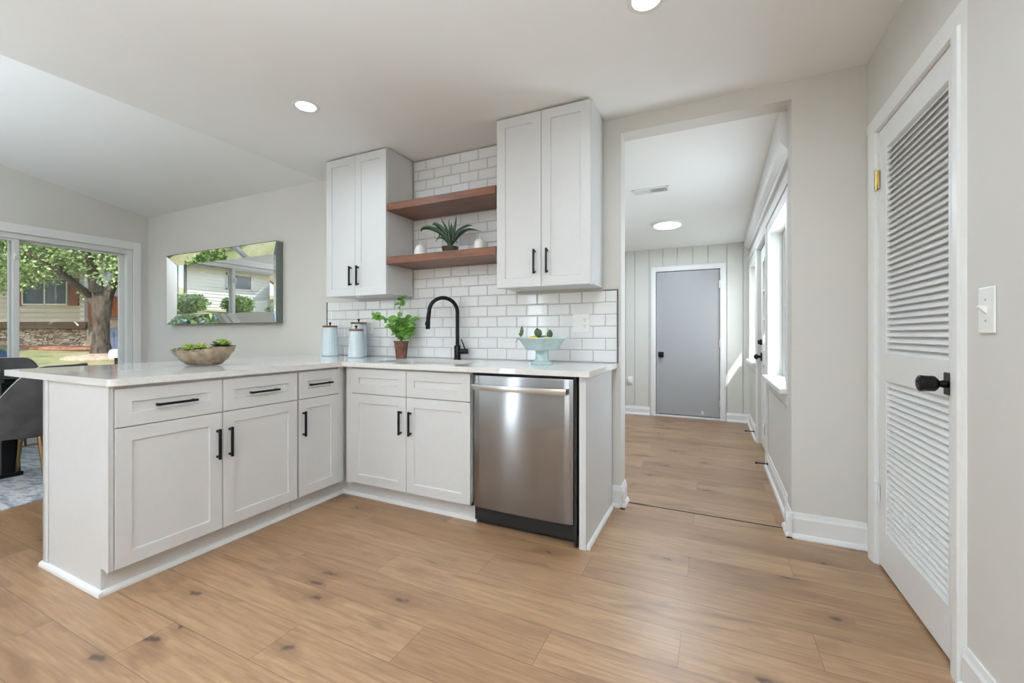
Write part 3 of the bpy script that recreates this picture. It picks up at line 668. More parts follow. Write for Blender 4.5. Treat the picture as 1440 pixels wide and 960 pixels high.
# sink base
t = thing('sink_cabinet', 'white two-door sink base cabinet with two false drawer fronts under the faucet', 'cabinet', (0, 2.10, 0))
bm = NB(); box(bm, -2.234, -2.214, 0.021, 0.63, 0.105, CT); box(bm, -1.280, -1.260, 0.021, 0.63, 0.105, CT); box(bm, -2.234, -1.260, 0.021, 0.63, 0.105, 0.125); box(bm, -2.214, -1.28, 0.022, 0.04, 0.125, CT); box(bm, -2.214, -1.28, 0.615, 0.63, 0.125, CT)
obj('body', bm, M_cab, t)
obj('filler', bx(-2.232, -2.178, 0.006, 0.0205, 0.105, CT - .001), M_cab, t)
obj('toe_kick', bx(-2.258, -1.250, 0.070, 0.088, 0.0, 0.105), M_cab, t)
bm = NB(); shoe(bm, [((-2.258, 0.07), (-1.250, 0.07), (0, -1))]); obj('shoe_moulding', bm, M_trim, t)
for a, b, px in ((-2.174, -1.7255, -1.762), (-1.7215, -1.2625, -1.686)):
    front('false_front', t, a, b, 0.709, 0.871, 0)
    front('door', t, a, b, 0.115, 0.705, 0, pull=(px, 0.548, 0.150, False))
# end panel right of the dishwasher
t = thing('end_panel', 'white panel closing the worktop run to the right of the dishwasher', 'panel', (-0.60, 2.105, 0))
bm = bx(-0.019, 0.017, 0.0, 0.63, 0.001, CT); obj('panel', bm, M_cab, t, bevel=0.0015)
bm = NB(); shoe(bm, [((0.017, 0.012), (0.017, 0.60), (1, 0))]); obj('shoe_moulding', bm, M_trim, t)
# dishwasher
t = thing('dishwasher', 'stainless steel dishwasher with a bowed bar handle under the worktop', 'dishwasher', (-0.946, 2.10, 0))
obj('tub', bx(-0.300, 0.300, 0.03, 0.60, 0.03, 0.876), M_blackplastic, t)
bm = NB(); N = 24
prof = [(0.112, 0.010), (0.116, 0.003), (0.124, 0.0), (0.858, 0.0), (0.866, 0.003), (0.870, 0.010)]
rows = []
for z, yo in prof:
    r = []
    for i in range(N + 1):
        u = i / N * 2 - 1; e = max(0, abs(u) - 0.975) / 0.025
        r.append(bm.verts.new((u * 0.295, -0.008 * (1 - u * u) + yo + 0.008 * e * e, z)))
    rows.append(r)
for a in range(len(rows) - 1):
    for i in range(N): bm.faces.new((rows[a][i], rows[a][i + 1], rows[a + 1][i + 1], rows[a + 1][i]))
bk = [[bm.verts.new((u * 0.295, 0.028, z)) for u in (-1, 1)] for z in (0.112, 0.870)]
bm.faces.new(rows[-1] + [bk[1][1], bk[1][0]]); bm.faces.new(rows[0][::-1] + [bk[0][0], bk[0][1]])
bm.faces.new([r[0] for r in rows][::-1] + [bk[0][0], bk[1][0]][::1]); bm.faces.new([r[-1] for r in rows] + [bk[1][1], bk[0][1]])
obj('door', bm, M_steelbrush, t, smooth='auto')
bm = NB(); pts = []
rows = []
for i in range(25):
    u = i / 24 * 2 - 1; yy = -0.050 - 0.018 * (1 - u * u)
    rows.append([bm.verts.new((u * 0.276, yy + dy, 0.806 + dz)) for dy, dz in ((-0.007, -0.014), (-0.009, 0.0), (-0.007, 0.014), (0.005, 0.014), (0.005, -0.014))])
for i in range(24):
    for k in range(5): bm.faces.new((rows[i][k], rows[i][(k + 1) % 5], rows[i + 1][(k + 1) % 5], rows[i + 1][k]))
bm.faces.new(rows[0]); bm.faces.new(rows[-1][::-1])
for k in (-1, 1): box(bm, k * 0.262 - 0.014, k * 0.262 + 0.014, -0.048, 0.004, 0.793, 0.819)
obj('handle', bm, M_steel, t, smooth='auto')
obj('kick_plate', bx(-0.298, 0.298, 0.065, 0.085, 0.004, 0.108), M_blackplastic, t, bevel=0.002)
for k in (-1, 1):
    bm = lathe(NB(), [(0.006, 0), (0.006, 0.003), (0.003, 0.005), (0, 0.005)], 12); xf(bm, Matrix.Translation((k * 0.272, 0.065, 0.075)) @ Matrix.Rotation(pi / 2, 4, 'X')); obj('screw', bm, M_steel, t, smooth='auto')
obj('top_trim', bx(-0.302, 0.302, 0.012, 0.03, 0.866, 0.882), M_blackplastic, t)
obj('side_gap', bx(0.297, 0.3125, 0.015, 0.03, 0.004, 0.88), M_blackplastic, t)

# ------------------------------------------------------------------ worktop with undermount sink
def rounded(pts, rads, n=6):
    out = []
    for i, p in enumerate(pts):
        r = rads[i]
        if not r: out.append(p); continue
        p = Vector(p); a = (Vector(pts[i - 1]) - p).normalized(); b = (Vector(pts[(i + 1) % len(pts)]) - p).normalized()
        c = p + (a + b) * r
        for k in range(n + 1):
            t_ = k / n * pi / 2; out.append(tuple(c - b * r * cos(t_) - a * r * sin(t_)))
    return out
def slab_hole(outer, hole, z0, z1):
    bm = NB(); E = []
    for loop in (outer, hole):
        v = [bm.verts.new((x, y, z1)) for x, y in loop]
        E += [bm.edges.new((v[i], v[(i + 1) % len(v)])) for i in range(len(v))]
    r = bmesh.ops.triangle_fill(bm, use_beauty=True, use_dissolve=False, edges=E)
    fs = [f for f in bm.faces]
    ex = bmesh.ops.extrude_face_region(bm, geom=fs)
    vs = [v for v in ex['geom'] if isinstance(v, bmesh.types.BMVert)]
    bmesh.ops.translate(bm, verts=vs, vec=(0, 0, z0 - z1)); return bm
outer = rounded([(-3.335, 0.862), (-2.227, 0.862), (-2.227, 2.068), (-0.553, 2.068), (-0.553, 2.7385), (-3.335, 2.7385)], [0.012, 0.03, 0.012, 0.006, 0, 0])
SK = (-2.09, -1.40, 2.185, 2.585)
hole = rounded([(SK[0], SK[2]), (SK[1], SK[2]), (SK[1], SK[3]), (SK[0], SK[3])], [0.06] * 4)
bm = slab_hole(outer, hole, CT, 0.914)
o = obj('worktop', bm, M_quartz, bevel=0.003); tag(o, 'speckled white quartz worktop running along the wall and over the peninsula', 'worktop')
t = thing('sink', 'undermount white sink basin set into the worktop below the faucet', 'sink', (0, 0, 0))
bm = NB(); g0 = 0.0
def ring(x0, x1, y0, y1, r, z): return [bm.verts.new((x, y, z)) for x, y in rounded([(x0, y0), (x1, y0), (x1, y1), (x0, y1)], [r] * 4)]
L = [ring(SK[0] - .03, SK[1] + .03, SK[2] - .03, SK[3] + .03, .08, CT - 0.0005), ring(SK[0] - .004, SK[1] + .004, SK[2] - .004, SK[3] + .004, .06, CT - 0.0005), ring(SK[0] + .01, SK[1] - .01, SK[2] + .01, SK[3] - .01, .05, 0.70), ring(SK[0] + .05, SK[1] - .05, SK[2] + .05, SK[3] - .05, .04, 0.684)]
for a in range(3):
    n = len(L[a])
    for i in range(n): bm.faces.new((L[a][i], L[a][(i + 1) % n], L[a + 1][(i + 1) % n], L[a + 1][i]))
bm.faces.new(L[3]); o = obj('basin', bm, M_steel, t, smooth='auto')
sm = o.modifiers.new('thick', 'SOLIDIFY'); sm.thickness = 0.002; sm.offset = -1
bm = lathe(NB(), [(0.045, 0), (0.045, 0.003), (0.03, 0.004), (0.026, 0.001), (0, 0.001)], 24, (-1.745, 2.42, 0.684)); obj('drain', bm, M_steel, t, smooth='auto')

# faucet
t = thing('faucet', 'matte black gooseneck kitchen faucet standing behind the sink', 'faucet', (-1.708, 2.662, 0.914))
bm = lathe(NB(), [(0.027, 0), (0.027, 0.006), (0.0235, 0.008), (0.0235, 0.098), (0.0215, 0.102), (0.0, 0.102)], 28); obj('base', bm, M_black, t, smooth='auto')
d = Vector((-0.67, -0.742, 0)).normalized(); Rr = 0.105
pts = [Vector((0, 0, 0.09)), Vector((0, 0, 0.2)), Vector((0, 0, 0.30))]
pts += [d * (Rr - Rr * cos(a)) + Vector((0, 0, 0.345 + Rr * sin(a))) for a in [k / 16 * pi * 1.0 for k in range(17)]]
pts += [d * (2 * Rr + 0.004) + Vector((0, 0, 0.30))]
bm = tube(NB(), pts, 0.0142, 16); obj('neck', bm, M_black, t, smooth='auto')
e = d * (2 * Rr + 0.003)
bm = tube(NB(), [e + Vector((0, 0, 0.335)), e + d * .003 + Vector((0, 0, 0.30)), e + d * .006 + Vector((0, 0, 0.225)), e + d * .006 + Vector((0, 0, 0.221))], [0.0148, 0.0152, 0.0165, 0.0145], 16); sp = obj('spray_head', bm, M_black, t, smooth='auto')
bm = NB(); ell(bm, e + d * 0.021 + Vector((0, 0, 0.26)), (0.005, 0.005, 0.016)); obj('button', bm, M_black, sp, smooth=True)
lv = Vector((0.904, 0.35, 0)).normalized()
bm = tube(NB(), [lv * 0.018 + Vector((0, 0, 0.058)), lv * 0.078 + Vector((0, 0, 0.058)), lv * 0.080 + Vector((0, 0, 0.058))], [0.0195, 0.0195, 0.017], 20); h = obj('handle_body', bm, M_black, t, smooth='auto')
bm = tube(NB(), [lv * 0.058 + Vector((0, 0, 0.072)), lv * 0.045 + Vector((0, 0, 0.105)), lv * 0.028 + Vector((0, 0, 0.148))], [0.0055, 0.005, 0.0045], 10); obj('lever', bm, M_black, h, smooth='auto')

# ------------------------------------------------------------------ tiled backsplash
PZ, PXT = 0.0777, 0.1574
bm = NB(); ty = YB - 0.0015
TL, TR = -3.132, -0.552
def tile(x0, x1, z0, z1, full=True):
    if x1 - x0 < 0.006 or z1 - z0 < 0.006: return
    b = 0.006; h1, h0 = 0.009, 0.0045
    o = [(x0, z0), (x1, z0), (x1, z1), (x0, z1)]
    bb = min(b, (x1 - x0) / 3, (z1 - z0) / 3)
    i = [(x0 + bb, z0 + bb), (x1 - bb, z0 + bb), (x1 - bb, z1 - bb), (x0 + bb, z1 - bb)]
    A = [bm.verts.new((x, ty, z)) for x, z in o]; B = [bm.verts.new((x, YB - h0, z)) for x, z in o]; C = [bm.verts.new((x, YB - h1, z)) for x, z in i]
    for k in range(4):
        j = (k + 1) % 4; bm.faces.new((A[k], A[j], B[j], B[k])); bm.faces.new((B[k], B[j], C[j], C[k]))
    bm.faces.new(C)
gr = 0.0014
r = 0
while 0.916 + r * PZ < 2.475:
    z0 = 0.916 + r * PZ; z1 = min(z0 + PZ, 2.478)
    lo, hi = (TL, TR) if z1 < 1.40 else (-2.168, -1.26)
    ph = -0.628 if r % 2 == 1 else -0.709
    k = -3
    x = ph + 3 * PXT
    while x > lo:
        a, b = max(lo, x - PXT), min(hi, x)
        if b - a > 0.012: tile(a + gr, b - gr, z0 + gr, z1 - gr)
        x -= PXT
    r += 1
o = struct('wall_backsplash', bm, M_tile)
bm = NB(); box(bm, TL, TR, YB - 0.0035, YB - 0.0005, 0.9145, 0.916 + 6 * PZ); box(bm, -2.168, -1.26, YB - 0.0035, YB - 0.0005, 0.916 + 6 * PZ, 2.478); struct('wall_grout', bm, M_grout)
bm = NB(); zt = 0.916 + 6 * PZ
box(bm, TR, TR + 0.004, YB - 0.011, YB - 0.0005, 0.9145, zt + 0.003); box(bm, -0.645, TR, YB - 0.011, YB - 0.0005, zt, zt + 0.003); box(bm, TL - 0.003, TL, YB - 0.010, YB - 0.0005, 0.9145, zt + .002); struct('trim_3', bm, M_slot)

# ------------------------------------------------------------------ wall cabinets
def wall_cab(x0, x1, label, hx):
    t = thing('wall_cabinet', label, 'cabinet', (x0, 2.42, 1.392)); w = x1 - x0; H = 1.083
    bm = NB(); box(bm, 0, w, 0.021, 0.308, 0.006, H); obj('body', bm, M_cab, t, bevel=0.001)
    obj('bottom_rail', bx(0.0, w, 0.0225, 0.04, 0.0, 0.0058), M_cab, t)
    m = w / 2
    front('door', t, 0.002, m - 0.0015, 0.001, H - 0.009, 0, pull=(m - hx, 0.152, 0.15, False))
    front('door', t, m + 0.0015, w - 0.002, 0.001, H - 0.009, 0, pull=(m + hx, 0.152, 0.15, False))
    return t
wall_cab(-2.785, -2.170, 'tall white wall cabinet above the blue canisters', 0.037)
wall_cab(-1.258, -0.643, 'tall white wall cabinet above the aqua fruit stand', 0.041)
# under-cabinet puck
for x, y, lb in ((-2.49, 2.47, 'small round puck under the left wall cabinet'), (-1.17, 2.56, 'small round puck under the right wall cabinet')):
    bm = lathe(NB(), [(0.018, 0.0), (0.020, -0.004), (0.020, -0.008), (0.016, -0.012), (0, -0.012)][::-1], 20, (x, y, 1.3975)); o = obj('puck_light', bm, M_plastic, smooth='auto'); tag(o, lb, 'light')
# floating shelves
for z0, z1, lb in ((2.005, 2.057, 'upper floating walnut-brown wooden shelf, empty on top'), (1.613, 1.665, 'lower floating walnut-brown wooden shelf carrying the spiky plant')):
    o = obj('floating_shelf', xf(bx(-0.452, 0.452, -0.158, 0.155, -0.026, 0.026), Matrix()), M_wood, bevel=0.0015); o.location = (-1.714, 2.575, (z0 + z1) / 2); tag(o, lb, 'shelf')

# ------------------------------------------------------------------ outlets, switch
def outlet(name, label, x, z, w, h, gangs):
    t = thing(name, label, 'outlet', (x, YB - 0.0095, z))
    bm = bx(-w / 2, w / 2, -0.006, 0, -h / 2, h / 2); obj('plate', bm, M_plastic, t, bevel=0.003)
    for gx, kind in gangs:
        if kind == 'outlet':
            for s in (-1, 1):
                bm = lathe(NB(), [(0.0165, 0), (0.0165, 0.002), (0, 0.002)], 20); xf(bm, Matrix.Translation((gx, -0.006, s * 0.0195)) @ Matrix.Rotation(pi / 2, 4, 'X')); f = obj('receptacle', bm, M_plastic, t)
                bm = NB(); box(bm, gx - 0.0075, gx - 0.005, -0.0084, -0.0078, s * .0195 + 0, s * .0195 + 0.009); box(bm, gx + 0.005, gx + 0.0075, -0.0084, -0.0078, s * .0195 + 0.001, s * .0195 + 0.008); box(bm, gx - 0.0025, gx + 0.0025, -0.0084, -0.0078, s * .0195 - 0.010, s * .0195 - 0.005); obj('slots', bm, M_slot, f)
        else:
            obj('rocker', bx(gx - 0.0165, gx + 0.0165, -0.0085, -0.0055, -0.033, 0.033), M_plastic, t, bevel=0.002)
outlet('wall_outlet', 'double outlet and switch plate on the tiles to the right of the fruit stand', -0.788, 1.172, 0.114, 0.122, ((-0.024, 'rocker'), (0.027, 'outlet')))
outlet('wall_outlet', 'white outlet plate on the tiles half behind the canisters', -2.640, 1.165, 0.114, 0.122, ((-0.024, 'rocker'), (0.027, 'outlet')))
t = thing('light_switch', 'white toggle switch plate on the wall right of the louvred door', 'switch', (XR, 1.677, 1.168))
bm = bx(-0.006, 0, -0.040, 0.040, -0.066, 0.066); obj('plate', bm, M_plastic, t, bevel=0.004)
bm = prism(NB(), [(-0.005, -0.012), (-0.024, 0.009), (-0.021, 0.015), (-0.005, 0.010)], 'y', -0.005, 0.005); obj('toggle', bm, M_plastic, t, bevel=0.001)
for s in (-1, 1):
    bm = lathe(NB(), [(0.0035, 0), (0.003, 0.0015), (0, 0.0015)], 12); xf(bm, Matrix.Translation((-0.006, 0, s * 0.030)) @ Matrix.Rotation(-pi / 2, 4, 'Y')); obj('screw', bm, M_greyslot, t)
t = thing('wall_outlet', 'white outlet with a plugged-in adapter low on the hall end wall', 'outlet', (-1.035, HY, 0.46))
obj('plate', bx(-0.035, 0.035, -0.006, 0, -0.057, 0.057), M_plastic, t, bevel=0.003); obj('adapter', bx(-0.03, 0.022, -0.035, -0.0055, -0.03, 0.035), M_plastic, t, bevel=0.006)
# door stops on the hall baseboard
for y, lb in ((5.19, 'black rod door stop on the hall baseboard near the far corner'), (3.94, 'black rod door stop on the hall baseboard nearer the opening')):
    t = thing('door_stop', lb, 'door stop', (HX - 0.0155, y, 0.062))
    bm = tube(NB(), [(0, 0, 0), (-0.075, 0, 0.0)], 0.005, 10); obj('rod', bm, M_black, t, smooth='auto')
    bm = tube(NB(), [(-0.075, 0, 0), (-0.088, 0, 0)], [0.009, 0.0085], 12); obj('tip', bm, M_black, t, smooth='auto')
    bm = tube(NB(), [(0.0, 0, 0), (-0.006, 0, 0)], [0.012, 0.010], 12); obj('flange', bm, M_black, t, smooth='auto')

# ------------------------------------------------------------------ ceiling lights and vent
def can(x, y, label):
    t = thing('recessed_light', label, 'ceiling light', (x, y, ZC))
    bm = lathe(NB(), [(0.055, -0.0005), (0.058, -0.004), (0.074, -0.004), (0.080, -0.0005)], 36, cap=False); obj('trim_ring', bm, M_trim, t, smooth='auto')
    bm = lathe(NB(), [(0.0, -0.0025), (0.056, -0.0025)], 36, cap=False); obj('diffuser', bm, M_emit, t)
    ld = bpy.data.lights.new('can_lamp', 'AREA'); ld.shape = 'DISK'; ld.size = 0.11; ld.energy = CAN_POWER; ld.color = LAMP_COL; ld.spread = radians(165)
    lo = bpy.data.objects.new('can_lamp', ld); COL.objects.link(lo); lo.parent = t; lo.location = (0, 0, -0.006)
can(-2.23, 1.79, 'round recessed light in the flat ceiling above the peninsula')
can(-0.25, 1.82, 'round recessed light cut by the top edge of the picture')
can(-2.23, -0.15, 'recessed light in the ceiling behind the camera, left')
can(-0.25, -0.15, 'unseen recessed light added as fill behind the camera, right')  # unseen can, added to fill the room from behind the camera
can(-1.3, -1.8, 'unseen recessed light added as fill near the rear wall')  # another out-of-view can, added for more fill
t = thing('ceiling_light', 'round flat disc light on the hall ceiling', 'ceiling light', (-0.45, 4.87, hz(4.87))); t.rotation_euler = (-0.046, 0, 0)
bm = lathe(NB(), [(0.150, 0.0), (0.152, -0.008), (0.148, -0.022), (0.138, -0.024)], 48, cap=False); obj('rim', bm, M_trim, t, smooth='auto')
bm = lathe(NB(), [(0.0, -0.0265), (0.09, -0.026), (0.138, -0.023)], 48, cap=False); obj('diffuser', bm, M_emit_hall, t, smooth=True)
ld = bpy.data.lights.new('hall_lamp', 'AREA'); ld.shape = 'DISK'; ld.size = 0.27; ld.energy = HALL_POWER; ld.color = LAMP_COL
lo = bpy.data.objects.new('hall_lamp', ld); COL.objects.link(lo); lo.parent = t; lo.location = (0, 0, -0.03)
t = thing('air_vent', 'white slotted air register on the hall ceiling', 'vent', (-0.49, 3.83, hz(3.83))); t.rotation_euler = (-0.046, 0, 0)
bm = NB(); w, h = 0.152, 0.062
for a in ((-w, w, -h, -h + 0.018), (-w, w, h - 0.018, h), (-w, -w + 0.02, -h, h), (w - 0.02, w, -h, h), (-0.004, 0.004, -h, h)): box(bm, a[0], a[1], a[2], a[3], -0.008, 0.0)
obj('frame', bm, M_trim, t, bevel=0.002)
bm = NB()
for side, tilt in ((-1, 0.006), (1, -0.006)):
    for i in range(11):
        xc = side * (0.012 + i * 0.0112 + 0.004); prism(bm, [(xc - 0.001, -0.007), (xc + 0.001, -0.007), (xc + 0.001 + tilt, -0.0005), (xc - 0.001 + tilt, -0.0005)], 'y', -h + 0.016, h - 0.016)
obj('slats', bm, M_trim, t)
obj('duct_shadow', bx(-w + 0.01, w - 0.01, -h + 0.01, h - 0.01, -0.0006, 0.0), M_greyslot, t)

# ------------------------------------------------------------------ things on the worktop
WT = 0.9142
def canister(x, y, r0, r1, H, label):
    t = thing('canister', label, 'canister', (x, y, WT), group=None)
    def fl(r, z, a):
        k = 0.028 if 0.1 * H < z < 0.93 * H and r > r1 * .9 else 0
        zig = 0.006 * (sin(a * 14 + (8 if (z / H * 9) % 1 < .5 else 0)))
        return r * (1 + k * cos(22 * a) * (0.6 + 0.4 * cos(z / H * 26))), z
    pr = [(r0 * .9, 0), (r0, 0.006)] + [(r0 + (r1 - r0) * k / 14, 0.008 + (H - 0.016) * k / 14) for k in range(15)] + [(r1 * .96, H)]
    bm = lathe(NB(), pr, 132, fn=fl); obj('body', bm, M_blue, t, smooth='auto')
    bm = lathe(NB(), [(r1 + .003, H + 0.0005), (r1 + 0.004, H + 0.004), (r1 + 0.004, H + 0.013), (r1 + 0.001, H + 0.016), (0, H + 0.016)], 40); l = obj('lid', bm, M_lidwood, t, smooth='auto')
    bm = lathe(NB(), [(0.006, H + 0.016), (0.005, H + 0.026), (0.010, H + 0.034), (0.012, H + 0.040), (0.008, H + 0.043), (0, H + 0.043)], 20); obj('knob', bm, M_iron, l, smooth='auto')
canister(-2.95, 2.605, 0.070, 0.056, 0.242, 'pale blue ribbed canister standing alone at the far left')
canister(-2.545, 2.500, 0.063, 0.051, 0.210, 'short pale blue ribbed canister, front one of the close pair')
canister(-2.66, 2.640, 0.072, 0.060, 0.268, 'tallest pale blue ribbed canister, half hidden behind a shorter one')
# potted basil
t = thing('potted_basil', 'small green herb in a rusty tapered pot left of the sink', 'potted plant', (-2.19, 2.612, WT))
bm = lathe(NB(), [(0.0, 0), (0.038, 0), (0.040, 0.004), (0.054, 0.120), (0.057, 0.121), (0.058, 0.132), (0.052, 0.132), (0.050, 0.118)], 36, cap=False); obj('pot', bm, M_terra, t, smooth='auto')
obj('soil', lathe(NB(), [(0.0, 0.122), (0.03, 0.121), (0.0505, 0.118)], 24, cap=False), M_soil, t)
bm = NB(); lb = NB(); Rv = Vector((0.904, 0.428, 0)); Fv = Vector((0.428, -0.904, 0)) * 1.0
def sprig(p0, p1, n, L, curl=0.2):
    tube(bm, [p0, (Vector(p0) + Vector(p1)) / 2 + Vector((0, 0, 0.01)), p1], [0.0022, 0.0018, 0.0012], 6)
    for i in range(n):
        tt = 0.35 + 0.65 * i / max(1, n - 1); p = Vector(p0).lerp(Vector(p1), tt)
        a = i * 2.4 + random.random(); dd = Vector((cos(a), sin(a), random.uniform(-0.1, 0.6)))
        leafblade(lb, p, dd, Fv * random.uniform(0.4, 1.3) + Vector((random.uniform(-.3, .3), 0, random.uniform(.1, .7))), L * random.uniform(0.7, 1.15), L * random.uniform(.55, .7), curl, 0.25)
base = Vector((0, 0, 0.12))
tips = [(0.0, .0, .19), (-.06, .0, .21), (.06, -.01, .20), (.04, .02, .15), (-.04, -.03, .14), (0.02, -.03, .22), (-0.02, .03, .24), (.085, 0, .22), (-.09, 0, .17), (.05, -.03, .11), (-.03, -.04, .09), (.02, -.04, .13)]
for (a, f_, h_) in tips: sprig(base, base + Rv * a + Fv * f_ + Vector((0, 0, h_ * 0.86)), 6, 0.07)
sprig(base, base + Rv * -0.012 + Vector((0, 0, 0.27)), 2, 0.03); sprig(base + Rv * -0.012 + Vector((0, 0, 0.25)), base + Rv * 0.005 + Vector((0, 0, 0.365)), 9, 0.05)
sprig(base, base + Rv * -0.11 + Vector((0, 0, 0.16)), 2, 0.03); sprig(base + Rv * -0.10 + Vector((0, 0, 0.15)), base + Rv * -0.205 + Vector((0, 0, 0.215)), 11, 0.05, 0.45)
obj('stems', bm, M_stem, t, smooth=True); obj('leaves', lb, M_leaf, t, smooth=True, recalc=False)
# aqua fruit stand
t = thing('fruit_stand', 'pale aqua footed fruit bowl under the right wall cabinet', 'bowl', (-0.955, 2.44, WT))
bm = lathe(NB(), [(0.0, 0.0), (0.066, 0.0), (0.068, 0.006), (0.062, 0.014), (0.044, 0.022), (0.038, 0.034), (0.036, 0.075), (0.040, 0.086), (0.0, 0.086)], 48); obj('foot', bm, M_aqua, t, smooth='auto')
bm = lathe(NB(), [(0.040, 0.0862), (0.088, 0.088), (0.098, 0.096), (0.140, 0.152), (0.152, 0.160), (0.151, 0.164), (0.138, 0.158), (0.094, 0.102), (0.0, 0.096)], 64); obj('bowl', bm, M_aqua, t, smooth='auto')
def lemon(lx, ly, lz, rot, label, leaves):
    t = thing('lemon', label, 'lemon', (-0.955 + lx, 2.44 + ly, WT + lz)); t.rotation_euler = rot
    bm = lathe(NB(), [(0.0, -0.042), (0.006, -0.040), (0.012, -0.034), (0.024, -0.024), (0.029, -0.008), (0.029, 0.008), (0.024, 0.024), (0.012, 0.034), (0.006, 0.040), (0, 0.041)], 20); obj('fruit', bm, M_lemon, t, smooth=True)
    inv = Euler(rot).to_matrix().inverted()
    for (b, d_, up, L, w_) in leaves:
        bm = NB(); leafblade(bm, inv @ Vector(b), inv @ Vector(d_), inv @ Vector(up), L, w_, 0.12, 0.3); o = obj('leaf', bm, M_dkleaf, t, smooth=True, recalc=False)
        s_ = o.modifiers.new('t', 'SOLIDIFY'); s_.thickness = 0.0008
Fc = Vector((0.4, -0.9, 0.1))
lemon(-0.040, -0.035, 0.146, (0, 1.45, 0.4), 'yellow lemon with upright leaves in the middle of the fruit stand', [((0.03, 0.0, 0.02), (-0.1, 0, 1), Fc, 0.058, 0.042), ((0.03, 0.0, 0.02), (0.25, 0, .8), Fc, 0.05, 0.036), ((0.02, 0.0, 0.015), (1, 0.1, 0.28), (0, -.5, 1), 0.07, 0.02)])
lemon(0.050, 0.0, 0.139, (0.2, 1.5, 1.6), 'lemon with one pointed leaf at the right side of the fruit stand', [((0.0, 0.0, 0.02), (0.1, 0, 1), Fc, 0.055, 0.038)])
lemon(-0.078, 0.045, 0.141, (0, 1.5, -1.0), 'lemon with leaves drooping over the left rim of the fruit stand', [((-0.055, -0.05, 0.03), (-0.75, -.1, -0.55), (-.4, -.4, 1), 0.06, 0.022), ((-0.055, -0.05, 0.03), (0.05, 0, 1), Fc, 0.065, 0.022), ((-0.055, -0.05, 0.03), (-0.4, 0, .5), Fc, 0.03, 0.014)])
# boat-shaped bowl with succulents
BX, BY = -2.745, 1.50; brz = math.atan2(0.428, 0.904)
t = thing('decorative_bowl', 'hammered champagne boat-shaped bowl holding succulents on the peninsula', 'bowl', (BX, BY, WT), brz)
bm = NB(); nL, nA = 12, 44; outer_r = []
def boat(a, s, off=0.0):
    # s 0 (bottom) .. 1 (rim)
    ca, sa = cos(a), sin(a)
    La = 0.085 + (0.182 - 0.085) * s ** 0.75; Wa = 0.045 + (0.095 - 0.045) * s ** 0.7
    x = La * (abs(ca) ** 0.92) * (1 if ca > 0 else -1); y = Wa * sa
    ham = 0.0045 * sin(a * 9 + s * 7) * sin(s * 9 + a * 2) * (s > 0.08)
    z = 0.003 + s ** 1.15 * (0.086 + 0.016 * ca * ca + 0.010 * ca) + (0.004 * sin(a * 5) * s if s > .9 else 0)
    return Vector((x * (1 - off * 0.03) + ham, (y * (1 - off * 0.05)) + ham, z + off * 0.004))
rows = [[bm.verts.new(boat(2 * pi * k / nA, i / nL)) for k in range(nA)] for i in range(nL + 1)]
rin = [[bm.verts.new(boat(2 * pi * k / nA, i / nL, 1.0)) for k in range(nA)] for i in range(nL + 1)]
for i in range(nL):
    for k in range(nA):
        j = (k + 1) % nA; bm.faces.new((rows[i][k], rows[i][j], rows[i + 1][j], rows[i + 1][k])); bm.faces.new((rin[i][k], rin[i + 1][k], rin[i + 1][j], rin[i][j]))
for k in range(nA):
    j = (k + 1) % nA; bm.faces.new((rows[nL][k], rows[nL][j], rin[nL][j], rin[nL][k]))
bm.faces.new(rows[0][::-1]); bm.faces.new(rin[0]); obj('shell', bm, M_champ, t, smooth='auto')
bm = NB(); vv = [bm.verts.new(boat(2 * pi * k / nA, 0.72, 1.2)) for k in range(nA)]; bm.faces.new(vv); obj('gravel', bm, M_soil, t)
def rosette(lx, ly, lz, R_, n, label, m1, m2):
    c = Matrix.Rotation(brz, 3, 'Z') @ Vector((lx, ly, lz))
    t = thing('succulent', label, 'succulent', (BX + c.x, BY + c.y, WT + c.z))
    bm = NB()
    for i in range(n):
        a = i * 2.399; el = -0.25 + 1.7 * (i / n); L = R_ * (1.0 - 0.45 * i / n)
        d_ = Vector((cos(a) * cos(el), sin(a) * cos(el), sin(el))); 
        leafblade(bm, d_ * 0.004, d_, Vector((0, 0, 1)), L, L * 0.5, -0.18, 0.4, mi=(1 if (i % 5 == 0 or i < n * 0.2) else 0))
    o = obj('rosette', bm, [m1, m2], t, smooth=True, recalc=False); s_ = o.modifiers.new('t', 'SOLIDIFY'); s_.thickness = 0.002
    bm = tube(NB(), [(0, 0, -0.035), (0, 0, 0.006)], 0.006, 8); obj('stem', bm, M_stem, t)
rosette(-0.085, -0.005, 0.094, 0.050, 34, 'bright green succulent at the left in the boat-shaped bowl', M_succ, M_succ2)
rosette(-0.022, 0.008, 0.100, 0.050, 34, 'pale pink-tipped succulent left of centre in the boat-shaped bowl', M_succ2, M_succ)
rosette(0.040, -0.004, 0.094, 0.027, 22, 'smallest green succulent in the middle of the boat-shaped bowl', M_succ, M_succ2)
rosette(0.108, 0.0, 0.116, 0.060, 48, 'large dark-tipped succulent at the right end of the boat-shaped bowl', M_succ, M_succ_dark)

